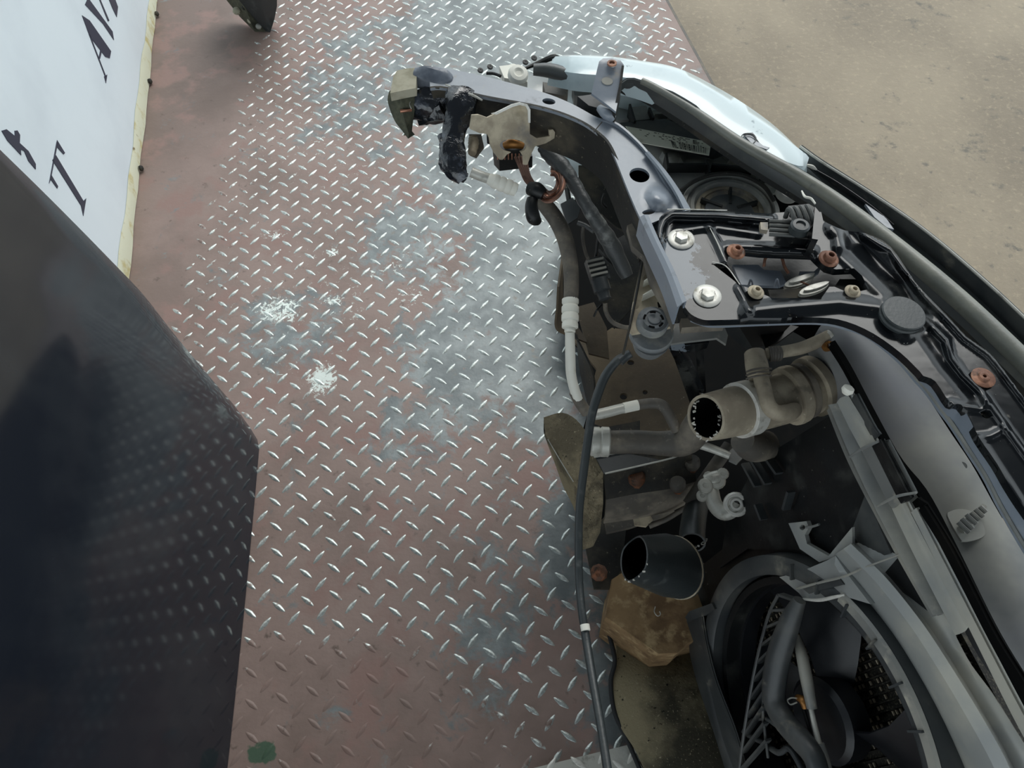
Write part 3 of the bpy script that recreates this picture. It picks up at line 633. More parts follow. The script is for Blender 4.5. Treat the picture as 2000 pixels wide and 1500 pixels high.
# lit crest of the pressed ridge, drawn as a bright line
tube('ridge_highlight', 'alu', sp, [(1387, 446, .728), (1400, 472, .728), (1413, 502, .728)], 2, 6)

# ---- bonnet latch in the cutout
la = thing('bonnet_latch', 'bonnet latch with grey steel levers inside the black lock panel', 'latch', at(1540, 545, .68))
sheet('back_plate', 'blk', la, [(1385, 505), (1450, 480), (1600, 485), (1700, 520), (1710, 590), (1500, 600), (1440, 580)], .672, .003)
def bent(P, z, th=.003, m_='satin', nm='lever'): return sheet(nm, m_, la, P, z, th)
bent([(1431, 517), (1481, 517), (1492, 527), (1524, 529), (1537, 553), (1521, 559), (1448, 556), (1440, 540)], lambda x, y: .706-.00012*(x-1430), .004, 'satin', 'cover_plate')
bent([(1500, 566), (1584, 562), (1587, 570), (1580, 582), (1505, 584)], .700, .004, 'dirty', 'cover_plate')
bent([(1590, 530), (1605, 516), (1600, 532), (1578, 546), (1560, 548), (1562, 530)], .698, .004, 'satin', 'cover_plate')
bent([(1395, 517), (1420, 516), (1442, 553)], .690, .003, 'void', 'cover_plate')
for cx, cy, rx, ry, ro, z in ((1562, 543, 31, 8, -19, .700), (1590, 559, 30, 7.5, -18, .706)):
    l_ = bent(ell(cx, cy+4, rx, ry+1, ro, 22), z, .005, 'alu'); bent(ell(cx+5, cy-1, rx*.85, 4.5, ro, 18), z+.003, .003, 'zinc', 'lever_edge')
tube('spring', 'rust', la, [(1492, 520, .69), (1496, 503, .70), (1512, 496, .705), (1526, 502, .70), (1532, 520, .695), (1540, 534, .69)], 6, 8)
sheet('side_plate', 'dirty', la, [(1630, 560), (1640, 545), (1680, 545), (1690, 568), (1660, 582), (1634, 577)], .704, .003)
tube('spring', 'rust', la, [(1558, 548, .70), (1575, 555, .70), (1590, 562, .70)], 4, 8)
for x in (1467, 1518): tube('tooth', 'satin', la, [(x-6, 560, .706), (x, 545, .716), (x+4, 562, .706)], 4, 6)

# ---- ribbed release block
cb = thing('release_cable_block', 'ribbed black plastic cable block screwed beside the lock panel', 'cable bracket', at(1545, 440, .73))
for k in range(4):
    y = 433+k*8.5
    tube('rib', 'plastic', cb, [(1502, y-1, .738), (1525, y, .74), (1552, y+2, .738)], 8, 8)
for k in range(4):
    x = 1540+k*12
    tube('rib', 'plastic', cb, [(x-6, 424-k*2, .735), (x, 403-k*2+6, .748), (x+6, 412, .75), (x+12, 432, .745), (x+13, 452, .735)], 10, 8)
sheet('base', 'blk', cb, [(1528, 432), (1540, 402), (1580, 398), (1596, 408), (1592, 468), (1548, 466)], .731, .02)
disc('screw_boss', 'brubber', cb, 1562, 443, .748, 38, [(1, -.6), (1, .2), (.8, .38), (.5, .4), (.46, .2), (0, .2)])
sheet('side_bracket', 'gloss', cb, [(1592, 404), (1602, 416), (1598, 468), (1586, 466)], .75, .03)
tube('wire_clip', 'white', cb, [(1566, 373, .74), (1572, 384, .745), (1584, 388, .745), (1592, 398, .745)], [3, 5, 5, 4], 6)
sheet('yellow_pad', 'beige', cb, [(1485, 434), (1500, 434), (1500, 450), (1486, 448)], .737, .006)

# ---- upper rail
ur = thing('upper_rail', 'long curved grey-black steel crossbar with an oval hole and upright tab', 'car body part', at(1120, 240, .6))
tp_ = row([(838, 132, .74), (865, 135, .74), (950, 153, .74), (1050, 180, .74), (1110, 203, .74), (1165, 232, .74), (1200, 240, .74), (1235, 268, .735), (1268, 305, .73), (1305, 368, .725), (1338, 412, .722)], 60)
bt_ = row([(840, 172, .74), (868, 172, .74), (950, 190, .74), (1060, 211, .74), (1130, 236, .74), (1172, 264, .74), (1190, 285, .738), (1206, 320, .733), (1228, 375, .727), (1250, 425, .722), (1262, 440, .72)], 60)
# top face as a sheet so the holes are real
to = [tuple(p) for p in cr([(838, 132), (865, 135), (950, 153), (1050, 180), (1110, 203), (1165, 232), (1200, 240), (1235, 268), (1268, 305), (1305, 368), (1336, 410)], 4)]
bo = [tuple(p) for p in cr([(1262, 440), (1250, 425), (1228, 375), (1206, 320), (1190, 285), (1172, 264), (1130, 236), (1060, 211), (950, 190), (868, 172), (840, 172)], 4)]
def rz(x, y): return .74 if x < 1165 else .74-.018*min(1, (x-1165)/130)
sheet('top_face', 'satin', ur, to+bo, rz, .004, holes=[ell(1249, 342, 20, 14, 12, 24), ell(1072, 198, 13, 6, 8, 18), ell(1267, 414, 13, 5, -8, 16)], step=8,
      feats=[([(1283, 385), (1290, 390)], 28, .012)])
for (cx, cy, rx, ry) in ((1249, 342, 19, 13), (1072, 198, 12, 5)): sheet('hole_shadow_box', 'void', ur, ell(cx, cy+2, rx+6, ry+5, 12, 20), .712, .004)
s1 = [p-Vector((0, 0, .045)) for p in bt_]; s1 = [p+Vector((.0, .0, -.02*min(1, k/25))) for k, p in enumerate(s1)]
loft('side_wall', 'dirty', ur, [bt_, [a.lerp(b, .5)+Vector((.003, .002, 0)) for a, b in zip(bt_, s1)], s1], .003)
loft('far_wall', 'satin', ur, [tp_, low(tp_, .045)], .003)
jl = tube('weld_seam', 'dirty', ur, [(1176, 238, .744), (1166, 250, .744), (1160, 258, .744)], 2, 6)
lp2 = row([(1300, 360, .735), (1320, 390, .733), (1345, 430, .73), (1350, 440, .73)], 20); lp3 = row([(1268, 300, .735), (1300, 350, .735), (1330, 390, .733), (1346, 408, .73)], 20)
loft('edge_lip', 'satin', ur, [row([(1262, 296, .735), (1290, 330, .733), (1318, 372, .73), (1338, 412, .727)], 20), row([(1268, 296, .73), (1298, 330, .728), (1328, 372, .725), (1350, 410, .722)], 20)], .003)
# upright tab
tabP = [(1170, 120), (1178, 114), (1196, 113), (1212, 118), (1218, 126), (1213, 165), (1203, 218), (1188, 206), (1155, 182)]
def tz(x, y): return .76+.02*max(0, min(1, (200-y)/80))
tb = sheet('mounting_tab', 'satin', ur, tabP, tz, .003, step=10, holes=[ell(1195, 125, 8, 6, 20, 14)]); lab(tb, 'upright grey steel tab with bolt hole')
sheet('tab_recess', 'dustpl', tb, ell(1186, 158, 11, 7, 10, 18), lambda x, y: tz(x, y)+.0008, .001)
MB().lathe(at(1195, 125, .781), (0, 0, 1), [(.006, 0), (.006, .002), (.0035, .002), (.003, -.002), (0, -.002)], 16).out('nut', 'rust', tb)
a_ = row([(1203, 218, .756), (1210, 185, .765), (1215, 160, .772), (1219, 128, .78)], 12)
loft('tab_fold', 'dirty', tb, [a_, low(a_, .03)], .003)
tube('tab_foot', 'satin', ur, [(1172, 212, .745), (1184, 222, .748), (1197, 232, .742)], [16, 22, 18], 10)
sheet('tab_web', 'blk', ur, [(1128, 188), (1158, 184), (1192, 208), (1180, 214), (1150, 206)], .742, .02)
# small parts behind the rail
sb = thing('lamp_mount', 'white round plastic mount behind the upper rail beside the headlamp', 'mount', at(1010, 150, .66))
disc('mount_disc', 'white', sb, 1012, 145, .715, 40, [(.7, -.9), (1, -.3), (1, .1), (.85, .3), (.5, .36), (.3, .2), (0, .2)], (.2, -.35, 1))
sheet('mount_plate', 'white', sb, [(975, 129), (992, 127), (1003, 124), (1028, 134), (1030, 160), (985, 152)], .705, .012)
for (x, y) in ((938, 138), (957, 131), (1026, 122), (1043, 114)): disc('hole_grommet', 'blk', sb, x, y, .70, 12, [(1, 0), (1, .3), (.6, .4), (0, .2)], (.3, -.3, 1), seg=10)
tube('black_strut', 'blk', sb, [(1020, 136, .70), (1050, 124, .70), (1080, 112, .705), (1096, 118, .70)], [5, 9, 12, 10], 8)
tube('black_strut', 'blk', sb, [(950, 143, .70), (965, 144, .70), (978, 149, .70)], 6, 8)

# ---- tape, foam and bracket at the cut end
fo = thing('foam_block', 'beige foam block with darker olive side at the taped cut end', 'foam block', at(785, 200, .6))
fp = [(768, 150), (775, 138), (790, 134), (815, 132), (812, 172), (790, 176), (762, 182)]
topv = [at(x, y, .742) for x, y in fp]; MB().loops([[p-Vector((0, 0, .012)) for p in topv], topv]).out('foam_top', 'foam', fo)
fl = row([(760, 178, .73), (757, 195, .72), (762, 215, .71), (772, 238, .70), (785, 255, .69), (797, 271, .68)], 20)
fr = row([(814, 172, .73), (814, 190, .722), (811, 208, .714), (809, 222, .705), (806, 243, .695), (804, 264, .685)], 20)
loft('foam_side', 'foamd', fo, [fl, [a.lerp(b, .5)+Vector((0, -.004, .010)) for a, b in zip(fl, fr)], fr], .012)
tw_ = thing('tape_wrap', 'crumpled shiny black film taped around the cut rail end', 'tape wrap', at(860, 220, .6))
def crumple(name, m, pts, w_, amp=.25, seg=18, seed=0, flat=.6):
    r_ = random.Random(seed); P = T(pts); q = cr([(*p, mpp(p)*x/2) for p, x in zip(P, w_)], 6); rings = []; u = None
    ph = [r_.uniform(0, 6) for _ in range(6)]
    for i, a in enumerate(q):
        p = Vector(a[:3]); t = (Vector(q[min(i+1, len(q)-1)][:3])-Vector(q[max(i-1, 0)][:3])).normalized()
        u = t.cross(C0-p).normalized(); v = t.cross(u); rg = []
        for j in range(seg):
            an = 2*pi*j/seg; rr = a[3]*(1+amp*(sin(3*an+ph[0]+i*.35)*.4+sin(5*an+ph[1]-i*.5)*.35+r_.uniform(-.4, .4)*.5))
            rg.append(p+u*cos(an)*rr+v*sin(an)*rr*flat)
        rings.append(rg)
    return MB().loops(rings).out(name, m, tw_, ang=28)
crumple('tape_layer', 'tapeg', [(812, 152, .735), (835, 152, .738), (868, 156, .74), (880, 160, .735)], [36, 44, 36, 24], .12, seed=1)
crumple('film_fold', 'tape', [(806, 212, .70), (825, 205, .71), (850, 195, .715), (880, 185, .72)], [50, 58, 60, 40], .22, seed=2)
crumple('film_fold', 'tape', [(818, 232, .69), (845, 225, .70), (868, 215, .71)], [26, 34, 40], .3, seed=5)
crumple('film_fold', 'tape', [(906, 180, .735), (900, 205, .73), (893, 235, .72), (887, 265, .71), (885, 300, .70), (890, 330, .69), (905, 352, .68)], [60, 62, 52, 44, 48, 46, 24], .16, seed=3)
crumple('film_fold', 'tape', [(862, 262, .70), (870, 285, .695), (872, 310, .69), (880, 330, .68), (910, 348, .675)], [14, 22, 30, 28, 20], .3, seed=4)
tube('copper_stub', 'copper', tw_, [(782, 217, .715), (792, 216, .715), (803, 215, .712)], [7, 6, 6], 10)
tube('wire_hook', 'zinc', tw_, [(803, 196, .72), (800, 203, .72), (803, 212, .72)], 2, 6)
tube('film_edge', 'alu', tw_, [(870, 165, .745), (900, 178, .742), (925, 187, .74), (942, 196, .738)], [3, 5, 5, 3], 6)

bk = thing('sensor_bracket', 'dusty beige steel bracket with an eye hole and hooked arm below the crossbar', 'bracket', at(1000, 250, .6))
F1, F2, F3 = at(1000, 206, .752), at(1000, 300, .698), at(930, 250, .738); BP = Plane(F1, (F2-F1).cross(F3-F1)*(1 if (F2-F1).cross(F3-F1).dot(C0-F1) > 0 else -1))
o_ = [(922, 225), (935, 224), (952, 230), (968, 222), (1000, 206), (1016, 202), (1030, 206), (1034, 216), (1035, 262), (1048, 270), (1060, 268), (1074, 266), (1073, 254), (1080, 253), (1084, 258), (1083, 270), (1066, 280), (1045, 286), (1038, 300), (1030, 322), (1023, 322), (1022, 305), (1016, 296), (1001, 296), (990, 302), (982, 312), (976, 312), (966, 300), (958, 284), (956, 270), (952, 262), (936, 260), (918, 252)]
brp = sheet('plate', 'beige', bk, o_, 0, .004, holes=[ell(1002, 285, 26, 13, 5, 22)], on=lambda x, y, h: BP(x, y, h), normal=BP.N, step=9, feats=[([(1012, 214), (1020, 216)], 16, -.006)])
sheet('edge_rim', 'zinc', bk, [(960, 222), (968, 220), (1000, 204), (1016, 200), (1030, 204), (1036, 214), (1036, 240), (1032, 240), (1031, 216), (1027, 208), (1015, 205), (1001, 209), (970, 224)], 0, .002, on=lambda x, y, h: BP(x, y, h+.002), normal=BP.N)
tube('connector_eye', 'goldr', bk, [(985, 284, .66), (1002, 280, .665), (1022, 284, .66)], [14, 20, 14], 10)
sheet('socket', 'blk', bk, [(950, 258), (960, 262), (964, 300), (975, 312), (1040, 305), (1030, 270), (990, 268)], .655, .02)
for k in range(8): tube('pin', 'copper', bk, [(972+k*7, 300, .66), (972+k*7, 312, .655)], 2.4, 6)
coil = tube('threaded_stud', 'beige', bk, [(924, 268, .69), (925, 280, .688), (922, 300, .685)], [16, 20, 16], 14, rings=lambda i, n: 1+.12*(i % 2))
sheet('lug_plate', 'rubber', bk, [(916, 262), (940, 262), (945, 285), (930, 305), (918, 300)], .68, .004)

# ---- wires
wh = thing('wiring_harness', 'loose bundle of brown wires looped through a black clip', 'wiring', at(1050, 350, .6))
for k in range(5):
    tube('wire', 'wire', wh, [(1006+k*6, 306, .66), (1014+k*4, 325, .655), (1024+k*3, 350-k, .65), (1034+k*4, 362+k, .645), (1044+k*3, 372, .64)], 5, 8)
for k in range(7):
    rx, ry = 27-k*2.6, 37-k*3.4
    P = [(1076+rx*cos(t)-ry*sin(t)*.22, 358+ry*sin(t)+rx*cos(t)*.1, .645+.004*sin(t*2+k)) for t in [radians(125-q*33) for q in range(8)]]
    tube('wire', 'copper' if k in (1, 4) else 'wire', wh, P, 4.6, 8)
crl = MB().tube(T([(1034, 368, .65), (1048, 372, .652), (1062, 380, .65)]), [.009, .011, .008], 12).out('clip', 'blk', wh)
tube('strap', 'blk', wh, [(1040, 388, .645), (1038, 405, .64), (1042, 425, .63), (1050, 432, .62)], [22, 26, 28, 18], 12)
lo = thing('taped_loom', 'taped dark wiring loom hanging diagonally under the curved crossbar', 'wiring', at(1120, 360, .55))
tube('loom', 'loom', lo, [(1058, 285, .66), (1072, 300, .655), (1098, 325, .65), (1122, 360, .64), (1145, 400, .63), (1170, 440, .61), (1195, 480, .58), (1225, 540, .55)], [22, 30, 32, 27, 26, 30, 34, 26], 14, rings=lambda i, n: 1+.06*sin(i*2.1))
tube('branch', 'loom', lo, [(1128, 435, .60), (1142, 440, .60), (1160, 452, .60)], 9, 10)
tube('thin_cable', 'rubber', lo, [(1140, 438, .60), (1138, 455, .59), (1140, 480, .58), (1148, 505, .57), (1155, 515, .56)], 7, 8)
tube('thin_cable', 'blk', lo, [(1168, 462, .59), (1165, 490, .57), (1163, 510, .56)], 6, 8)
for P in ([(1170, 488, .55), (1185, 505, .55), (1200, 520, .54)], [(1180, 378, .60), (1176, 395, .59), (1184, 405, .58)], [(1214, 425, .62), (1226, 448, .6), (1232, 470, .58)]):
    tube('thin_cable', 'blk', lo, P, 5, 8)
co = thing('cable_connector', 'grey-black plug connector hanging on a thin cable', 'connector', at(1165, 540, .5))
cA, cB = at(1158, 508, .56), at(1182, 585, .54); t_ = (cB-cA).normalized(); s_ = t_.cross(Vector((0, 0, 1))).normalized(); n3 = s_.cross(t_)
MB().box(cA+t_*.015, t_*.016, s_*.011, n3*.009).out('plug_body', 'plastic', co)
for k in range(4): MB().box(cA+t_*(.004+k*.007)+n3*.010, t_*.0014, s_*.012, n3*.002).out('grip_rib', 'dustpl', co)
MB().box(cA+t_*.020-s_*.012, t_*.013, s_*.003, n3*.006).out('lock_tab', 'plastic', co)
MB().lathe(cA+t_*.030, t_, [(.0125, 0), (.0125, .018), (.0095, .019), (.0085, .026), (.009, .03), (.004, .032)], 18).out('socket_sleeve', 'plastic', co)
tube('cable', 'rubber', co, [(1182, 592, .54), (1184, 610, .53), (1195, 628, .52), (1215, 638, .52), (1232, 640, .53)], 9, 10)
tube('cable', 'blk', co, [(1175, 595, .53), (1166, 605, .53), (1160, 618, .52)], 4, 8)

# ---- air conditioning line (rubber hose + aluminium)
ac = thing('aluminium_line', 'white aluminium pipe with crimped rubber hose running down beside the crossbar', 'pipe', at(1115, 620, .4))
tube('rubber_hose', 'rubber', ac, [(1046, 380, .62), (1066, 402, .61), (1088, 432, .60), (1104, 468, .59), (1113, 510, .58), (1116, 550, .57), (1115, 588, .56)], [26, 31, 32, 32, 31, 30, 29], 18)
MB().lathe(at(1114, 584, .56), at(1113, 655, .545)-at(1114, 584, .56), [(.0095, 0), (.0115, .001), (.0115, .006), (.0102, .008), (.0102, .010), (.0118, .012), (.0118, .019), (.0104, .021), (.0118, .024), (.0118, .031), (.0102, .033), (.011, .036), (.011, .041), (.0075, .042), (.0075, .047), (.006, .048)], 24).out('crimp_sleeve', 'white', ac)
tube('pipe', 'white', ac, [(1113, 648, .545), (1114, 700, .52), (1116, 735, .50), (1126, 772, .48), (1140, 795, .46)], [19, 20, 20, 20, 20], 16)
tube('pipe', 'rubber', ac, [(1122, 765, .482), (1132, 785, .47), (1146, 806, .455)], [23, 23, 22], 16)
tube('pipe', 'alu', ac, [(1150, 812, .45), (1175, 808, .45), (1210, 799, .45), (1222, 797, .45)], [20, 21, 20, 20], 16)
tube('pipe', 'white', ac, [(1218, 797, .451), (1232, 794, .451), (1246, 791, .451)], 21, 16)
tube('pipe', 'rubber', ac, [(1244, 791, .45), (1270, 788, .45), (1290, 790, .45), (1302, 802, .448), (1312, 820, .44), (1322, 842, .43)], [20, 21, 22, 22, 22, 20], 16)
up_ = thing('pipe_fitting', 'white aluminium pipe fitting sticking out of the black film', 'pipe', at(960, 350, .6))
tube('pipe', 'alu', up_, [(920, 336, .68), (940, 344, .675), (958, 350, .67)], [20, 20, 20], 16)
A_ = at(952, 348, .672); MB().lathe(A_, at(1020, 376, .655)-A_, [(.006, 0), (.0075, .003), (.0085, .008), (.0095, .009), (.0095, .014), (.0085, .016), (.0098, .018), (.0098, .023), (.0086, .025), (.0098, .027), (.0098, .032), (.0086, .034), (.0092, .036), (.0085, .041), (.003, .042)], 24).out('crimp_sleeve', 'white', up_)

# ---- black cable to the camera side
cbx = thing('bonnet_cable', 'thin black cable with a white band hanging down to the bottom edge', 'cable', at(1140, 1100, .4))
cp = [(1226, 692, .60), (1205, 705, .60), (1182, 735, .59), (1166, 775, .58), (1155, 815, .57), (1148, 860, .56), (1140, 920, .55), (1132, 990, .54), (1130, 1060, .53), (1131, 1130, .52), (1136, 1190, .52), (1145, 1250, .52), (1158, 1330, .53), (1172, 1410, .54), (1186, 1500, .55), (1200, 1600, .56)]
tube('cable_sheath', 'brubber', cbx, cp, [15, 17, 18, 18, 17, 17, 17, 16, 16, 16, 16, 17, 17, 17, 18, 18], 14)
bnd = tube('white_band', 'white', cbx, [(1142, 1220, .522), (1143, 1226, .522), (1144, 1232, .522)], 18.5, 16)
lab(tube('ferrule', 'plastic', cbx, [(1232, 690, .605), (1222, 696, .602), (1210, 706, .60)], [17, 19, 20], 14), 'dark end sleeve')

# ---- rubber buffer on beige bracket, grey edge trim
bf = thing('rubber_buffer', 'round grey rubber bonnet stop on a dusty pale bracket', 'rubber stop', at(1270, 660, .55))
sheet('bracket_arm', 'beige', bf, [(1258, 492), (1272, 520), (1290, 560), (1310, 600), (1318, 635), (1300, 640), (1235, 650), (1228, 640), (1236, 590), (1250, 520)], .66, .01, step=12, feats=[([(1250, 520), (1235, 620)], 8, .006)])
tube('bracket_edge', 'dirty', bf, [(1258, 494, .668), (1246, 560, .667), (1234, 620, .665), (1226, 655, .66), (1217, 692, .64)], 5, 8)
for P in ([(1258, 548), (1288, 526)], [(1256, 575), (1298, 549)]):
    a, b = at(*P[0], .672), at(*P[1], .676); MB().loops([[a, a-Vector((0, 0, .012)), a-Vector((0, .001, .012)), a-Vector((0, .001, 0))], [b, b-Vector((0, 0, .016)), b-Vector((0, .003, .016)), b-Vector((0, .003, 0))]]).out('rib', 'white', bf)
sheet('notch', 'void', bf, [(1284, 590), (1300, 588), (1303, 582), (1303, 598), (1286, 600)], .6705, .001)
BA = (.02, -.12, 1)
disc('base', 'greyrub', bf, 1270, 668, .635, 80, [(.6, -.5), (.75, -.45), (.9, .1), (.95, .4), (0, .4)], BA, seg=28)
disc('flange', 'greyrub', bf, 1273, 647, .655, 88, [(.9, -.32), (1, -.22), (1, -.08), (.93, .0), (0, .02)], BA, seg=36)
kn = disc('knob', 'greyrub', bf, 1275, 628, .668, 62, [(1.0, -.4), (1, .14), (.92, .28), (0, .30)], BA, seg=32)
disc('slotted_ring', 'greyrub', kn, 1278, 622, .678, 44, [(1, 0), (1, .1), (.8, .12), (.76, .02), (.6, .02), (.58, .14), (.2, .16), (0, .1)], BA, seg=28)
c = at(1276, 626, .6815); mb = MB()
for a in (0, 70, 140, 235, 300):
    mb.loops([[c+Vector((cos(radians(a+b))*r*1.0, sin(radians(a+b))*r, z)) for r, z in ((.0095, .0012), (.0118, .0012), (.0118, .0022), (.0095, .0022))] for b in range(0, 42, 6)])
mb.out('slot', 'void', kn)
et = thing('edge_guard', 'straight grey plastic edge strip left of the two bright bolts', 'trim strip', at(1290, 510, .7))
ga = row([(1249, 424, .742), (1270, 470, .742), (1300, 535, .742), (1323, 600, .742)], 14); gb = row([(1266, 419, .742), (1288, 470, .742), (1318, 530, .742), (1341, 588, .742)], 14)
loft('top_face', 'satin', et, [low(ga, .03), ga, [a.lerp(b, .5)+Vector((0, 0, .002)) for a, b in zip(ga, gb)], gb, low(gb, .012)], .002)
tube('end_fold', 'dirty', et, [(1323, 598, .735), (1318, 612, .72), (1322, 628, .70)], [6, 7, 5], 8)
sheet('side_panel', 'rubber', et, [(1225, 440), (1249, 430), (1300, 540), (1322, 600), (1316, 640), (1300, 600), (1270, 545), (1258, 500), (1235, 480)], .69, .01, step=14)

# ---- structure below: chassis plate, braces, crash beam
ch = thing('chassis_plate', 'rusty brown inner chassis plate with drilled holes under the rubber stop', 'sheet metal', at(1250, 740, .3))
sheet('plate', 'brown', ch, [(1112, 655), (1150, 670), (1195, 640), (1330, 660), (1345, 720), (1380, 790), (1340, 860), (1180, 845), (1155, 830), (1150, 780), (1165, 720)], lambda x, y: .30+.0003*(x-1250), .006, step=18, holes=[ell(1218, 774, 7.5, 6.5), ell(1260, 766, 5, 4.5), ell(1232, 708, 7, 5)])
loft('curved_web', 'dirty', ch, [row([(1120, 652, .42), (1140, 690, .40), (1158, 735, .37), (1160, 790, .34)]), row([(1126, 655, .36), (1130, 710, .33), (1140, 760, .31), (1150, 800, .30)])], .003)
loft('front_web', 'brown', ch, [row([(1092, 560, .50), (1090, 600, .48), (1088, 640, .45), (1112, 655, .42)]), row([(1100, 500, .40), (1102, 600, .40), (1130, 640, .36), (1150, 670, .32)])], .003)
sheet('rust_flap', 'brown', ch, [(1125, 600), (1160, 590), (1185, 640), (1190, 700), (1150, 690)], .33, .004)
sheet('inner_flap', 'dirty', ch, [(1180, 480), (1235, 450), (1250, 520), (1235, 600), (1200, 640), (1165, 560)], .42, .004, step=16)
sheet('inner_flap', 'dirty', ch, [(1130, 300), (1185, 330), (1220, 400), (1235, 460), (1200, 440), (1155, 400), (1130, 350)], .50, .004, step=16)
tube('stud_bar', 'dirty', ch, [(1096, 320, .50), (1104, 352, .50), (1112, 395, .50), (1118, 430, .49)], [8, 10, 10, 8], 8)
sheet('bracket_flap', 'plastic', ch, [(1095, 398), (1118, 386), (1134, 405), (1128, 425), (1108, 438)], .53, .004)
br = thing('support_brace', 'crossed black angle braces under the lock panel', 'bracket', at(1340, 720, .4))
for P, w_ in (([(1300, 640, .56), (1330, 700, .50), (1362, 790, .40)], 24), ([(1318, 655, .55), (1345, 705, .50), (1370, 760, .46)], 12), ([(1366, 650, .56), (1368, 700, .5), (1372, 765, .42)], 14)):
    Q = T(P); mb = MB()
    mb.loops([[p+Vector((sx*mpp(p)*w_/2, 0, sz)) for sx, sz in ((-1, 0), (1, 0), (1, -.012), (.8, -.012), (.8, -.003), (-1, -.003))] for p in Q]); mb.out('angle_bar', 'gloss', br)
sheet('cross_plate', 'dustpl', br, [(1316, 632), (1372, 628), (1410, 626), (1422, 655), (1418, 672), (1400, 660), (1330, 668), (1305, 672)], .62, .004, step=12)
sheet('fold', 'rubber', br, [(1330, 622), (1410, 620), (1416, 634), (1332, 640)], .66, .012)
loft('front_lip', 'gloss', br, [row([(1308, 668, .615), (1350, 672, .61), (1385, 668, .61)]), row([(1312, 684, .59), (1350, 688, .59), (1380, 680, .59)])], .003)
loft('inner_wall', 'clear', br, [row([(1440, 632, .60), (1500, 628, .60), (1545, 634, .60)]), row([(1470, 680, .48), (1510, 672, .48), (1520, 660, .48)])], .004)
sheet('inner_wall', 'blk', br, [(1480, 640), (1530, 632), (1560, 638), (1520, 668), (1495, 680)], .54, .004)
cbm = thing('crash_beam', 'black steel crash beam end with rusty bolts below the coolant hose', 'car body part', at(1260, 930, .2))
Z1 = .30
sheet('top_plate', 'dirty', cbm, [(1155, 826), (1180, 835), (1300, 812), (1330, 820), (1350, 860), (1300, 900), (1185, 878), (1165, 862)], .30, .01, step=16)
fa = row([(1163, 892, Z1), (1220, 880, Z1), (1300, 868, Z1), (1345, 860, Z1)], 12, False); fb = row([(1180, 925, Z1), (1240, 912, Z1), (1310, 895, Z1), (1350, 885, Z1)], 12, False)
fc = row([(1184, 976, .25), (1240, 965, .25), (1310, 955, .25), (1360, 940, .25)], 12, False); fd = row([(1182, 1010, .21), (1250, 1000, .21), (1320, 985, .21), (1350, 970, .21)], 12, False)
loft('front_face', 'plastic', cbm, [low(fa, .0), fb], .004); loft('lower_face', 'dirty', cbm, [fb, fc], .004); loft('bottom_flange', 'rubber', cbm, [fc, fd, low(fd, .03)], .004)
MB().tube(row([(1182, 925, .303), (1240, 912, .303), (1318, 893, .303), (1340, 880, .303)], 12), .0015, 6, smooth=False).out('bright_edge', 'alu', cbm)
MB().tube(row([(1160, 893, .303), (1220, 882, .303), (1250, 880, .303)], 12), .0015, 6, smooth=False).out('bright_edge', 'alu', cbm)
for x, y, w_, m_ in ((1243, 930, 34, 'rust2'), (1323, 942, 32, 'rubber'), (1351, 900, 32, 'rubber')):
    b0 = at(x, y, .285); r = mpp(b0)*w_/2; dn = (at(x+2, y+22, .26)-b0).normalized()
    q = MB().lathe(b0-dn*.004, dn, [(r*.8, 0), (r, .004), (r*.98, .014), (r*.8, .018), (r*.3, .018)], 16).out('bolt', m_, cbm)
    MB().lathe(b0+dn*.012, dn, [(r*.66, 0), (r*.66, .008), (r*.5, .011), (r*.2, .010), (0, .008)], 6).out('bolt_tip', 'rust2', q)
tube('round_bar', 'rubber', cbm, [(1345, 985, .24), (1375, 940, .26), (1400, 905, .27), (1425, 870, .28)], 26, 14)
rl = thing('rail_end', 'sand-covered grey steel rail end left of the crash beam', 'car body part', at(1120, 930, .1))
a0 = [(1062, 815, .30), (1098, 806, .30), (1128, 822, .30), (1155, 862, .30), (1175, 920, .28)]
a1 = [(1065, 850, .29), (1078, 870, .29), (1095, 900, .285), (1120, 940, .28), (1145, 960, .27)]
loft('top_face', 'sandy', rl, [row(a0, 20), [a.lerp(b, .5)+Vector((0, 0, .004)) for a, b in zip(row(a0, 20), row(a1, 20))], row(a1, 20)], .004)
a2 = row([(1120, 940, .28), (1150, 905, .285), (1178, 930, .28)], 12, False)
loft('end_face', 'sandy', rl, [row([(1122, 940, .28), (1150, 905, .285), (1178, 920, .28)], 12, False), row([(1128, 1000, .22), (1152, 985, .22), (1178, 985, .22)], 12, False), row([(1135, 1075, .15), (1158, 1068, .15), (1172, 1040, .15)], 12, False)], .004)
loft('side_face', 'grit', rl, [row([(1062, 815, .30), (1063, 850, .29), (1078, 872, .29), (1095, 902, .285), (1122, 942, .28)], 20), row([(1078, 860, .22), (1085, 905, .20), (1100, 950, .19), (1120, 990, .18), (1136, 1040, .15)], 20)], .004)
lab(tube('edge_line', 'alu', rl, [(1070, 858, .293), (1090, 892, .29), (1108, 922, .286), (1120, 941, .282)], 2.2, 6), 'pale edge')  # thin pale line along the rail edge
ls_ = thing('lower_bracket', 'small rusty bracket hanging behind the cut corrugated duct', 'bracket', at(1170, 1120, .1))
sheet('plate', 'dirty', ls_, [(1140, 1050), (1180, 1010), (1225, 1010), (1215, 1110), (1190, 1150), (1160, 1150), (1150, 1100)], .12, .006, step=14)
MB().lathe(at(1170, 1118, .13), (-.2, -.5, 1), [(.012, 0), (.015, .004), (.012, .012), (.005, .015), (0, .012)], 9).out('rusty_nut', 'rust2', ls_)
sheet('flange', 'rubber', ls_, [(1180, 1010), (1300, 985), (1320, 1000), (1230, 1030), (1185, 1040)], .15, .01)
sheet('pale_tab', 'beige', ls_, [(1235, 1000), (1262, 992), (1275, 1015), (1262, 1028), (1240, 1025)], .17, .006)
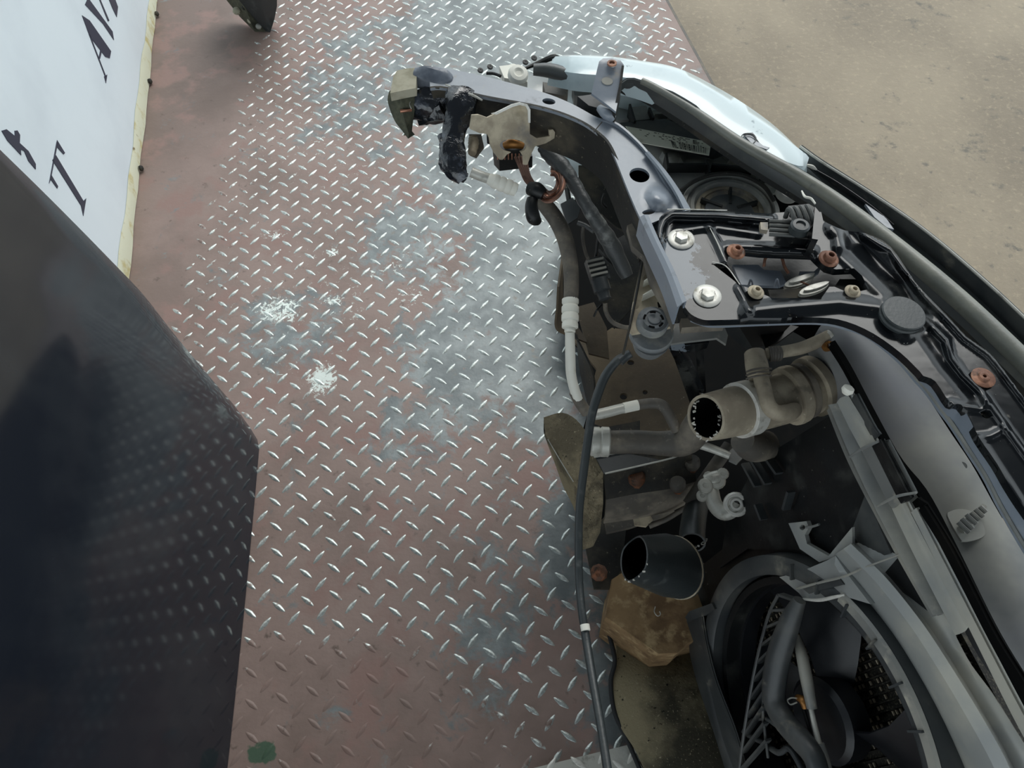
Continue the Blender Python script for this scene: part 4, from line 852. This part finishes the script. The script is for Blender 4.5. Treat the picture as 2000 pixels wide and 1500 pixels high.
tube('grey_rod', 'rubber', ls_, [(1268, 1028, .18), (1300, 1015, .19), (1325, 1000, .2), (1350, 985, .21)], 10, 10)

# ---- coolant hose lower (horizontal) with grey clamp
h2 = thing('lower_coolant_hose', 'dusty dark rubber hose with a grey clamp crossing behind the black cable', 'hose', at(1240, 860, .35))
tube('hose', 'rubber', h2, [(1158, 864, .40), (1190, 864, .40), (1240, 863, .40), (1290, 866, .40), (1330, 864, .41), (1352, 848, .43), (1372, 815, .46)], [44, 46, 46, 48, 56, 60, 56], 22)
A_ = at(1153, 862, .40); MB().lathe(A_, at(1200, 864, .40)-A_, [(.019, 0), (.0215, .002), (.0215, .012), (.020, .014), (.022, .016), (.022, .026), (.0195, .028), (.01, .028)], 26).out('clamp', 'alu', h2)
tube('thin_rod', 'alu', h2, [(1360, 866, .42), (1390, 876, .42), (1425, 890, .42)], [18, 17, 15], 12)
sheet('torn_tab', 'dustpl', h2, [(1425, 880), (1440, 868), (1470, 872), (1455, 890), (1440, 905), (1425, 898)], .415, .006)

# ---- big coolant hose
bh = thing('coolant_hose', 'wide dusty grey cut coolant hose with a bright clamp and side branch', 'hose', at(1470, 800, .45))
P0 = [(1378, 816, .575), (1410, 809, .562), (1452, 799, .55), (1490, 790, .545), (1530, 778, .54), (1570, 764, .54), (1600, 750, .535)]
tube('hose_body', 'hose', bh, P0, [92, 96, 98, 98, 100, 104, 96], 30, hollow=.13)
mb = MB(); rq = random.Random(9)
for k in range(64):
    a = 2*pi*k/64; p = at(1380+25*cos(a)+rq.uniform(-2, 2), 815+46*sin(a)+rq.uniform(-2, 2), .5765)
    if rq.random() < .5: mb.box(p, Vector((rq.uniform(.0006, .002), rq.uniform(-.001, .001), 0)), Vector((0, .0008, 0)), Vector((0, 0, .0008)))
x_ = mb.out('frayed_thread', 'zinc', bh); x_['kind'] = 'stuff'
def band(name, m, a, b, w_, prof): A_ = at(*a); D_ = at(*b)-A_; r = mpp(A_)*w_/2; return MB().lathe(A_, D_, [(x*r, y*D_.length) for x, y in prof], 34).out(name, m, bh)
lab(band('clamp', 'zinc', (1441, 802, .553), (1464, 796, .547), 111, [(.98, 0), (1, .02), (1, .98), (.98, 1)]), 'bright flat metal clamp')
band('collar', 'hose', (1535, 776, .54), (1556, 768, .54), 118, [(.9, 0), (1, .1), (1.02, .5), (1, .9), (.88, 1)])
band('collar', 'rubber', (1560, 766, .54), (1572, 762, .54), 112, [(.95, 0), (1, .1), (1, .9), (.95, 1)])
band('collar', 'hose', (1580, 758, .54), (1598, 750, .54), 122, [(.9, 0), (1, .1), (1, .85), (.9, 1)])
tube('plastic_neck', 'plastic', bh, [(1592, 752, .54), (1612, 740, .535), (1635, 722, .52), (1650, 700, .5)], [112, 100, 84, 74], 24)
tube('branch', 'hose', bh, [(1474, 690, .585), (1478, 715, .585), (1482, 736, .585)], [40, 44, 42], 20)
tube('branch_neck', 'hose', bh, [(1484, 730, .585), (1492, 760, .585), (1500, 790, .583), (1516, 806, .578), (1540, 806, .57), (1552, 800, .56)], [30, 30, 30, 32, 34, 30], 18)
for k, y in enumerate((722, 729, 736)): tube('wire_clamp', 'rubber', bh, [(1458, y+4, .59), (1470, y, .604), (1490, y-3, .604), (1506, y-2, .588)], 4, 8)
tube('side_elbow', 'hose', bh, [(1495, 690, .585), (1510, 690, .587), (1530, 687, .588), (1565, 680, .59), (1595, 668, .595), (1620, 655, .60)], [20, 26, 24, 25, 25, 23], 16, hollow=.2)
rib_ = tube('ribbed_grip', 'rubber', bh, [(1502, 692, .588), (1512, 691, .589), (1524, 690, .589)], 29, 16, rings=lambda i, n: 1+.08*(i % 2))
MB().lathe(at(1617, 657, .600), at(1632, 648, .603)-at(1617, 657, .600), [(.0068, 0), (.0072, .004), (.005, .0045), (.0045, -.006), (0, -.006)], 16).out('cut_end', 'zinc', bh)
tube('lower_stub', 'rubber', bh, [(1450, 860, .49), (1470, 870, .47), (1495, 870, .45)], [50, 64, 60], 20)
disc('rust_ring', 'goldr', bh, 1619, 676, .60, 20, [(1, -1), (1, .2), (.6, .3), (.5, -.3), (0, -.3)], (.1, -.5, 1), seg=16)

# ---- aluminium fitting
af = thing('aluminium_fitting', 'grey aluminium pipe block with a round open ring end', 'pipe fitting', at(1410, 970, .3))
tube('pipe', 'alu', af, [(1388, 955, .33), (1396, 985, .33), (1412, 1000, .33), (1428, 996, .335), (1436, 982, .34)], [30, 30, 32, 32, 30], 16)
MB().lathe(at(1436, 985, .335), (-.2, -.42, 1), [(.0165, 0), (.018, .003), (.018, .014), (.0155, .017), (.0125, .0172), (.011, .014), (.009, .014), (.0085, .017), (.0055, .017), (.005, .004), (0, .004)], 30).out('ring_end', 'zinc', af)
for x, y, w_, z in ((1400, 938, 36, .345), (1378, 948, 30, .345), (1412, 925, 24, .35), (1372, 968, 24, .335), (1384, 930, 20, .34)):
    disc('cast_lobe', 'alu', af, x, y, z, w_, [(.9, -1), (1, -.2), (.8, .15), (.4, .2), (.3, .05), (0, .05)], (-.15, -.25, 1), seg=14)
tube('stem', 'alu', af, [(1378, 940, .335), (1395, 935, .34), (1410, 928, .34)], [26, 30, 24], 12)

# ---- cut corrugated duct, small dark spout
dc = thing('corrugated_duct', 'cut black corrugated rubber duct with open mouth in front of the wood block', 'duct', at(1260, 1100, .3))
A_, B_ = at(1224, 1088, .43), at(1325, 1108, .30); ax_ = (B_-A_).normalized(); L_ = (B_-A_).length
uu = ax_.orthogonal().normalized(); uu = (at(1222, 1028, .40)-A_); uu = (uu-ax_*uu.dot(ax_)).normalized(); vv = ax_.cross(uu)
rings = []; R_ = mpp(A_)*64; NS = 34
for i in range(26):
    t = i/25; rr = R_*(.78+.30*min(1, t*1.5))*(1+.022*(i % 2)); rg = []
    for j in range(NS):
        a = 2*pi*j/NS; cut = (1-t)*.02*(1-cos(a-2.6)); dent = 1-.12*(1-t)*max(0, cos(2*a))
        rg.append(A_+ax_*(t*L_+cut*(1 if t < 1 else 0))+uu*cos(a)*rr*dent*1.0+vv*sin(a)*rr*.82)
    rings.append(rg)
mb = MB(); inn = [[A_+ax_*((p-A_).dot(ax_))+((p-A_)-ax_*((p-A_).dot(ax_)))*.93 for p in r] for r in rings]
mb.loops(inn[::-1]+rings, cap=(True, True)); mb.out('duct_wall', 'brubber', dc, ang=25)
MB().loops([[A_+ax_*((p-A_).dot(ax_)+.0015)+((p-A_)-ax_*((p-A_).dot(ax_)))*.92 for p in r] for r in rings[:20]], cap=(False, True)).out('bore', 'void', dc)  # black liner, the duct's inner shade as colour
mb = MB(); mb.tube(rings[-2]+[rings[-2][0]], .0018, 6, smooth=False); lab(mb.out('rim_wire', 'beige', dc), 'thin pale rim')
mb = MB()
for j in range(0, NS, 2):
    p = rings[0][j]
    if p.y < A_.y-.012: mb.box(p, Vector((random.uniform(.0006, .002), 0, 0)), Vector((0, .0009, 0)), Vector((0, 0, .0009)))
x_ = mb.out('frayed_thread', 'zinc', dc); x_['kind'] = 'stuff'
sd2 = thing('dark_spout', 'short black cut rubber spout with a torn shiny rim deep in the bay', 'hose', at(1355, 1040, .2))
tube('spout', 'brubber', sd2, [(1352, 1060, .28), (1352, 1040, .27), (1356, 1010, .25), (1362, 985, .23)], [52, 50, 48, 44], 20, hollow=.15)
mb = MB()
for j in range(22): a = random.uniform(0, pi); p = at(1353+26*cos(a), 1050+18*sin(a), .285); mb.box(p, Vector((random.uniform(.001, .003), 0, 0)), Vector((0, .0012, 0)), Vector((0, 0, .001)))
x_ = mb.out('torn_thread', 'zinc', sd2); x_['kind'] = 'stuff'

# ---- wood block
wb = thing('wood_block', 'rough sawn wooden block under the cut rubber duct', 'wood block', at(1260, 1210, .0))
wp_ = [(1196, 1130), (1183, 1205), (1285, 1279), (1322, 1276), (1345, 1255), (1400, 1240), (1420, 1120), (1300, 1060)]
w1 = [at(x, y, .14) for x, y in wp_]; bm_rows = []
for z in (.0, .02, .07, .12, .134, .14):
    k = 1 if z < .135 else .985; c = sum(w1, Vector())/len(w1)
    bm_rows.append([Vector((c.x+(p.x-c.x)*k+.001*sin(z*80+i), c.y+(p.y-c.y)*k+.001*cos(z*60+i*2), max(z, .0)+(.002*sin(i*3) if z > .05 else 0))) for i, p in enumerate(w1)])
MB().loops(bm_rows).out('block', 'wood', wb, ang=25)
MB().tube(T([(1280, 1185, .142), (1278, 1195, .145), (1284, 1203, .145), (1290, 1200, .142), (1288, 1194, .141)]), .0008, 6).out('wire_staple', 'alu', wb)

# ---- radiator and fan shroud (leaning plane)
ga_, gb_ = at(1640, 770, .60), at(1960, 1350, .60); gd = (gb_-ga_).normalized(); LN = radians(15)
gN = Vector((gd.y, -gd.x, 0)); gN = gN if gN.x < 0 else -gN; gU0 = Vector((0, 0, 1)); N_ = (gN*cos(LN)+gU0*sin(LN)).normalized(); U_ = (-gN*sin(LN)+gU0*cos(LN)).normalized()
FP = Plane(ga_, N_)
def fp(x, y, h=0): return FP(x, y, h)
def fs_(name, m, par, o, off=0, th=.004, **k): return sheet(name, m, par, o, off, th, on=fp, normal=N_, **k)
def ft(name, m, par, P, w_, seg=12, **k):
    Q = [fp(*p) for p in P]; w_ = w_ if isinstance(w_, (list, tuple)) else [w_]*len(Q)
    return MB().tube(Q, [mpp(p)*x/2 for p, x in zip(Q, w_)], seg, **k).out(name, m, par)
ctr = ga_+gd*.311-U_*.303; RF = .216
def pol(r, a, off): return ctr+gd*(r*cos(a))+U_*(r*sin(a))+N_*off
rad = thing('radiator', 'radiator core of fine dark fins behind the fan shroud', 'radiator', ctr-U_*.25)
q0 = [ctr+gd*x+U_*y-N_*.075 for x, y in ((-.24, -.24), (.5, -.24), (.5, .22), (-.24, .22))]
MB().loops([[p-N_*.03 for p in q0], q0]).out('core', 'core', rad)
mb = MB()
for i in range(74): c = ctr+gd*(-.235+i*.0098)-N_*.073; mb.box(c-U_*.01, gd*.0010, U_*.225, N_*.0025)
x_ = mb.out('cooling_fin', 'core', rad); x_['kind'] = 'stuff'
mb = MB(); rr_ = random.Random(4)
for i in range(74):
    for j in range(60):
        if rr_.random() < .5: mb.box(ctr+gd*(-.230+i*.0098)+U_*(-.235+j*.0075+rr_.uniform(-.001, .001))-N_*.0725, gd*.0026, U_*.0010, N_*.0012)
x_ = mb.out('fin_fold', 'beige', rad); x_['kind'] = 'stuff'

sh = thing('fan_shroud', 'round black radiator fan shroud with dusty grey ribs and support arms', 'fan shroud', ctr-U_*.25)
NA = 72
def ringm(name, m, prof, a0=0, a1=2*pi, par=sh, n=NA):
    full = abs(a1-a0-2*pi) < 1e-6; cols = [[pol(r, a0+(a1-a0)*i/n, o) for r, o in prof] for i in range(n if full else n+1)]
    mb = MB(); k = len(prof)
    for c in cols: mb.v += c
    nn = len(cols)
    for i in range(nn if full else nn-1):
        for j in range(k): a, b = i*k+j, ((i+1) % nn)*k+j; a2, b2 = i*k+(j+1) % k, ((i+1) % nn)*k+(j+1) % k; mb.f.append((a, b, b2, a2))
    if not full: mb.f += [tuple(range(k)), tuple(range((nn-1)*k, nn*k))[::-1]]
    return mb.out(name, m, par)
ringm('shroud_ring', 'plastic', [(RF, -.05), (RF, .018), (RF-.006, .022), (RF-.02, .022), (RF-.026, .018), (RF-.026, -.05)])
ringm('inner_ring', 'blk', [(RF-.030, -.05), (RF-.030, .004), (RF-.040, .004), (RF-.040, -.05)])
ringm('ring_groove', 'void', [(RF-.024, -.01), (RF-.024, .0), (RF-.032, .0), (RF-.032, -.01)])
ringm('rim_face', 'dustpl', [(RF-.012, .0222), (RF-.012, .0240), (RF-.002, .0235), (RF+.001, .020)], radians(35), radians(122), n=40)
for a in range(40, 150, 13):
    p = pol(RF-.014, radians(a), .024); t = (pol(RF, radians(a), 0)-pol(RF-.02, radians(a), 0)).normalized()
    MB().box(p, t*.010, t.cross(N_)*.0012, N_*.003).out('rib', 'plastic', sh)
# body plate of the shroud, with the fan hole
def pp(P):
    d = P-C0; v = [CX[i]*d.x+CY[i]*d.y+CZ[i]*d.z for i in range(3)]; return (v[0]/v[2]*FOC+1000, v[1]/v[2]*FOC+750)
hole = [pp(pol(RF-.004, 2*pi*i/40, 0)) for i in range(40)]
bodyuv = [(-.30, -.26), (.55, -.26), (.55, .225), (.10, .245), (-.27, .245)]
bodyp = [pp(ctr+gd*x+U_*y) for x, y in bodyuv]
hv = [(RF-.004, 2*pi*i/40) for i in range(40)]
mb = MB()
# plate as a ring of quads between the hole and the outline
for i in range(80):
    a = 2*pi*i/80
    def outp(a):
        dx, dy = cos(a), sin(a); t = 9
        for lim, v in ((.55, dx), (-.26, dx)):
            if abs(v) > 1e-6 and lim/v > 0: t = min(t, lim/v)
        for lim, v in ((.245, dy), (-.26, dy)):
            if abs(v) > 1e-6 and lim/v > 0: t = min(t, lim/v)
        return t
    b = 2*pi*(i+1)/80; q = [pol(RF-.002, a, -.012), pol(outp(a), a, -.012), pol(outp(b), b, -.012), pol(RF-.002, b, -.012)]
    mb.loops([[p-N_*.004 for p in q], q])
mb.out('shroud_plate', 'blk', sh)
# black flat field top left of the ring
fs_('flat_field', 'blk', sh, [(1640, 800), (1765, 1080), (1640, 1110), (1560, 1075), (1460, 1072), (1405, 1110), (1420, 1010), (1480, 900), (1560, 850)], -.004, .006, step=20, feats=[([(1590, 860), (1680, 1080)], 9, .004), ([(1520, 980), (1600, 1050)], 12, .003)])
fs_('grey_gusset', 'plastic', sh, [(1690, 965), (1740, 1080), (1700, 1095), (1662, 1040)], .002, .004)
for P in ([(1470, 895), (1500, 945)], [(1490, 880), (1522, 925)], [(1455, 905), (1480, 950)], [(1545, 960), (1535, 995)], [(1480, 985), (1492, 1015)], [(1640, 830), (1690, 940)]):
    a, b = fp(*P[0], .006), fp(*P[1], .006); t = (b-a)/2; MB().box((a+b)/2, t, t.normalized().cross(N_)*.002, N_*.006).out('rib', 'plastic', sh)
# bright arm with pocket, and the long grey side rim
fs_('arm_plate', 'pale', sh, [(1522, 1127), (1560, 1118), (1612, 1096), (1632, 1086), (1660, 1128), (1700, 1180), (1660, 1168), (1600, 1170), (1572, 1172), (1560, 1158)], .020, .02, step=12, feats=[([(1620, 1092), (1650, 1130)], 8, .004)])
fs_('arm_pocket', 'plastic', sh, [(1568, 1150), (1640, 1130), (1648, 1142), (1605, 1152), (1580, 1160)], .0235, .002)
lab(ft('arm_edge', 'zinc', sh, [(1566, 1170, .022), (1600, 1172, .024), (1630, 1166, .024), (1650, 1162, .022)], [4, 7, 7, 4], 8), 'pale arm edge')  # thin pale line along the arm
ft('arm_edge', 'dustpl', sh, [(1556, 1150, .024), (1600, 1138, .026), (1648, 1126, .026), (1690, 1108, .024), (1760, 1082, .018)], [5, 5, 5, 4, 3], 8)
fs_('gusset', 'pale', sh, [(1618, 1086), (1664, 1030), (1665, 1078), (1700, 1100), (1640, 1102)], .016, .004)
fs_('mount_tab', 'pale', sh, [(1540, 1022), (1575, 1018), (1580, 1030), (1572, 1045), (1576, 1062), (1625, 1090), (1600, 1098), (1562, 1072)], .012, .006, holes=[ell(1567, 1030, 5.5, 5.5, 0, 12)])
ft('mount_pin', 'dustpl', sh, [(1574, 1030, .014), (1588, 1028, .014), (1600, 1024, .014)], 5, 8)
ra = [(1632, 1082), (1690, 1145), (1752, 1225), (1800, 1300), (1850, 1385), (1900, 1478), (1930, 1540)]
rb = [(1662, 1062), (1730, 1128), (1800, 1215), (1850, 1290), (1900, 1370), (1955, 1465), (1990, 1540)]
def frow(P, off, n=40): return resample(cr([fp(x, y, off) for x, y in P], 6), n)
loft('side_rim', 'pale', sh, [frow([(x-26, y+16) for x, y in ra], -.02), frow(ra, .020), frow([(x*.5+u*.5, y*.5+v*.5) for (x, y), (u, v) in zip(ra, rb)], .026), frow(rb, .022), frow([(x+6, y-4) for x, y in rb], .006)], .004, ang=30)
rc = [(1675, 1078), (1745, 1140), (1800, 1190), (1862, 1268), (1886, 1285), (1880, 1320), (1950, 1420), (2010, 1520)]
loft('side_slope', 'pale', sh, [frow([(x+6, y-4) for x, y in rb], .006), frow([(1672, 1062), (1740, 1108), (1790, 1150), (1840, 1225), (1886, 1292), (1915, 1345), (1985, 1455), (2035, 1535)], .004), frow([(1680, 1058), (1755, 1085), (1800, 1130), (1850, 1210), (1892, 1290), (1935, 1350), (2005, 1460), (2060, 1540)], .0)], .004, ang=40)
fs_('dark_recess', 'blk', sh, [(1720, 1128), (1760, 1082), (1830, 1190), (1820, 1200), (1775, 1165)], .008, .002)
# upper beam: parallel rods and channels along the top of the shroud
def beam(name, m, L, R, off0, off1, bulge=.0, th=.004, n=30, z=None):
    l, r_ = frow(L, off0, n), frow(R, off1, n); return loft(name, m, sh, [low(l, .012), l]+[[a.lerp(b, t)+N_*bulge*sin(pi*t) for a, b in zip(l, r_)] for t in (.25, .5, .75)]+[r_, low(r_, .012)], th, ang=50)
beam('round_rail', 'dustpl', [(1622, 792), (1662, 890), (1712, 988), (1760, 1078), (1830, 1200)], [(1648, 786), (1690, 880), (1732, 975), (1785, 1078), (1850, 1195)], .02, .02, .012)
beam('flat_rail', 'pale', [(1640, 778), (1690, 868), (1738, 958), (1800, 1085), (1878, 1235)], [(1664, 770), (1712, 850), (1766, 960), (1826, 1075), (1900, 1215)], .028, .028, .002)
beam('flat_rail', 'plastic', [(1668, 772), (1705, 838), (1712, 850)], [(1678, 768), (1712, 832), (1722, 846)], .03, .03, .001, n=8)
beam('clip_block', 'dustpl', [(1692, 872), (1745, 975), (1752, 985)], [(1738, 858), (1786, 948), (1793, 962)], .034, .034, .002, n=10)
beam('channel', 'blk', [(1712, 862), (1765, 968), (1770, 975)], [(1726, 856), (1778, 958), (1786, 970)], .040, .040, .0, n=8)
for P in ([(1660, 892, .04), (1685, 876, .044), (1716, 862, .044)], [(1714, 988, .04), (1750, 970, .044), (1790, 962, .044)]): ft('cross_rib', 'dustpl', sh, P, [5, 6, 5], 8)
beam('edge_strip', 'pale', [(1790, 992), (1850, 1110), (1930, 1270), (1990, 1390), (2050, 1500)], [(1797, 990), (1858, 1108), (1938, 1262), (2000, 1380), (2060, 1490)], .034, .034, .001)
beam('dark_gap', 'void', [(1792, 972), (1855, 1080), (1935, 1238), (2000, 1350), (2060, 1450)], [(1812, 985), (1870, 1080), (1948, 1232), (2012, 1335), (2075, 1440)], .036, .036, 0)
disc('white_pin', 'white', sh, 1656, 761, .66, 24, [(.6, -.8), (1, -.2), (.9, .4), (.4, .7), (0, .75)], (.3, .4, 1), seg=16)
# lower-left outer flange
lf = [(1340, 1212), (1346, 1260), (1362, 1330), (1392, 1420), (1420, 1510), (1440, 1570)]; lf2 = [(1374, 1200), (1384, 1260), (1402, 1330), (1440, 1430), (1462, 1510), (1482, 1570)]
loft('outer_flange', 'grit' if 0 else 'plastic', sh, [frow([(x-2, y+4) for x, y in lf], -.03, 24), frow(lf, .02, 24), frow(lf2, .024, 24), frow([(x+10, y) for x, y in lf2], -.03, 24)], .004)
fs_('flange_cap', 'plastic', sh, [(1338, 1206), (1346, 1194), (1390, 1178), (1396, 1190), (1376, 1202), (1344, 1214)], .026, .03)
# fan arm
arm = thing('fan_motor_arm', 'smooth grey curved motor arm with a laddered edge across the fan', 'fan arm', ctr)
ft('arm_tube', 'plastic', arm, [(1562, 1172, .03), (1545, 1210, .034), (1524, 1270, .036), (1514, 1320, .036), (1512, 1365, .036), (1530, 1405, .036), (1560, 1440, .036), (1590, 1480, .036), (1606, 1540, .036)], [24, 38, 46, 46, 44, 44, 46, 42, 40], 20)
lad_l = [(1520, 1162), (1502, 1200), (1484, 1265), (1470, 1330), (1458, 1400), (1448, 1470), (1440, 1540)]; lad_r = [(1548, 1172), (1524, 1210), (1506, 1270), (1494, 1330), (1490, 1390), (1494, 1430), (1500, 1480)]
ft('ladder_rail', 'plastic', arm, [(x, y, .03) for x, y in lad_l], 7, 8)
ft('ladder_rail', 'plastic', arm, [(x, y, .026) for x, y in lad_r], 6, 8)
LL = frow(lad_l, .03, 12); RR = frow(lad_r, .03, 12)
for i in range(0, 11):
    a, b = LL[i], RR[i]; t = (b-a)/2; MB().box((a+b)/2-N_*.004, t, t.normalized().cross(N_)*.0016, N_*.005).out('ladder_rung', 'plastic', arm)
ft('lower_web', 'plastic', arm, [(1452, 1430, .02), (1470, 1408, .02), (1496, 1404, .022), (1520, 1420, .02)], 9, 10)
ft('lower_web', 'plastic', arm, [(1456, 1432, .02), (1490, 1450, .02), (1520, 1470, .02), (1540, 1462, .02), (1560, 1490, .02), (1580, 1540, .02)], 12, 10)
cw = thing('fan_cable', 'grey sheathed fan cable with a small brass clip inside the shroud', 'cable', fp(1580, 1380, .02))
ft('sheath', 'dustpl', cw, [(1556, 1242, .012), (1566, 1280, .016), (1576, 1330, .018), (1586, 1384, .02)], [14, 22, 24, 20], 12)
ft('cable', 'alu', cw, [(1584, 1384, .02), (1592, 1420, .02), (1602, 1460, .022)], [10, 11, 12], 10)
ft('sleeve', 'dustpl', cw, [(1600, 1452, .022), (1610, 1490, .022), (1622, 1540, .022)], [20, 24, 24], 12)
ft('cable', 'blk', cw, [(1568, 1380, .014), (1580, 1420, .014), (1592, 1470, .014), (1600, 1520, .014)], 8, 8)
ft('clip', 'goldr', cw, [(1558, 1362, .02), (1568, 1368, .022), (1572, 1384, .022)], [12, 16, 10], 10)
ft('clip_loop', 'alu', cw, [(1556, 1372, .026), (1544, 1376, .026), (1538, 1368, .026), (1546, 1363, .026), (1556, 1364, .026)], 3, 6)
# fan with blades
fn = thing('cooling_fan', 'black radiator cooling fan with wide blades inside the round shroud', 'fan', ctr-N_*.02)
MB().lathe(ctr-N_*.045, N_, [(.055, 0), (.055, .028), (.048, .034), (.0, .036)], 32).out('hub', 'fan', fn)
for k in range(4):
    a = radians(48+90*k); rows_ = []
    for r_ in (.05, .08, .115, .15, .172):
        w_ = radians(28+ (r_-.05)*150); rows_.append([pol(r_, a+w_*(t-.5)+.5*(r_-.05)*5, -.036+.018*(t-.5)*2) for t in [i/8 for i in range(9)]])
    loft('blade', 'fan', fn, rows_, .003)
ringm('blade_ring', 'fan', [(.172, -.045), (.172, -.02), (.178, -.02), (.178, -.045)], par=fn)

# ---- grey air duct panel
ad = thing('air_duct_panel', 'wide dusty grey plastic duct panel between the shroud and the lock panel', 'plastic panel', at(1850, 1000, .45))
dl = row([(1600, 640, .60), (1650, 730, .60), (1700, 815, .60), (1760, 915, .60), (1812, 985, .60), (1870, 1080, .60), (1948, 1235, .60), (2015, 1335, .60), (2090, 1450, .60)], 40)
dr = row([(1640, 600, .60), (1740, 690, .61), (1800, 760, .61), (1860, 850, .61), (1900, 910, .61), (1950, 1000, .61), (2000, 1080, .61), (2080, 1200, .61), (2160, 1320, .61)], 40)
loft('duct_skin', 'duct', ad, [low(dl, .05), dl]+[[a.lerp(b, t)+Vector((0, 0, .010*sin(pi*t))) for a, b in zip(dl, dr)] for t in (.2, .4, .6, .8)]+[dr], .004)
rp = sheet('raised_pad', 'duct', ad, [tuple(p) for p in cr([(1851, 1008), (1858, 998), (1878, 994), (1900, 1000), (1918, 1020), (1924, 1042), (1912, 1052), (1884, 1057), (1874, 1050)], 4, True)], .615, .003)
for k, (x, y, w_) in enumerate(((1882, 1030, 24), (1889, 1023, 24), (1897, 1014, 22), (1905, 1008, 18), (1913, 1002, 18), (1920, 995, 14))):
    a, b = at(x-w_*.45, y-w_*.42, .624+.001*k), at(x+w_*.45, y+w_*.42, .624+.001*k); MB().tube([a, b], .0025, 8, smooth=False).out('wing_rib', 'dustpl', rp)
tube('wing_core', 'duct', rp, [(1876, 1036, .618), (1900, 1012, .622), (1924, 990, .625)], [16, 18, 14], 10)
disc('dimple', 'plastic', ad, 1881, 909, .613, 16, [(1, 0), (.9, .1), (0, .12)])
bl = [(1622, 668), (1650, 716), (1692, 800), (1744, 900), (1794, 966), (1852, 1075), (1930, 1232), (1998, 1345), (2080, 1480)]; bw = [9, 11, 13, 16, 18, 18, 18, 18, 18]
loft('black_gap_strip', 'void', ad, [row([(x, y, .622) for x, y in bl], 40), row([(x+w_, y-w_*.4, .622) for (x, y), w_ in zip(bl, bw)], 40), low(row([(x+w_, y-w_*.4, .622) for (x, y), w_ in zip(bl, bw)], 40), .015)], .003)  # dark of the gap beside the shroud, put in as a black strip
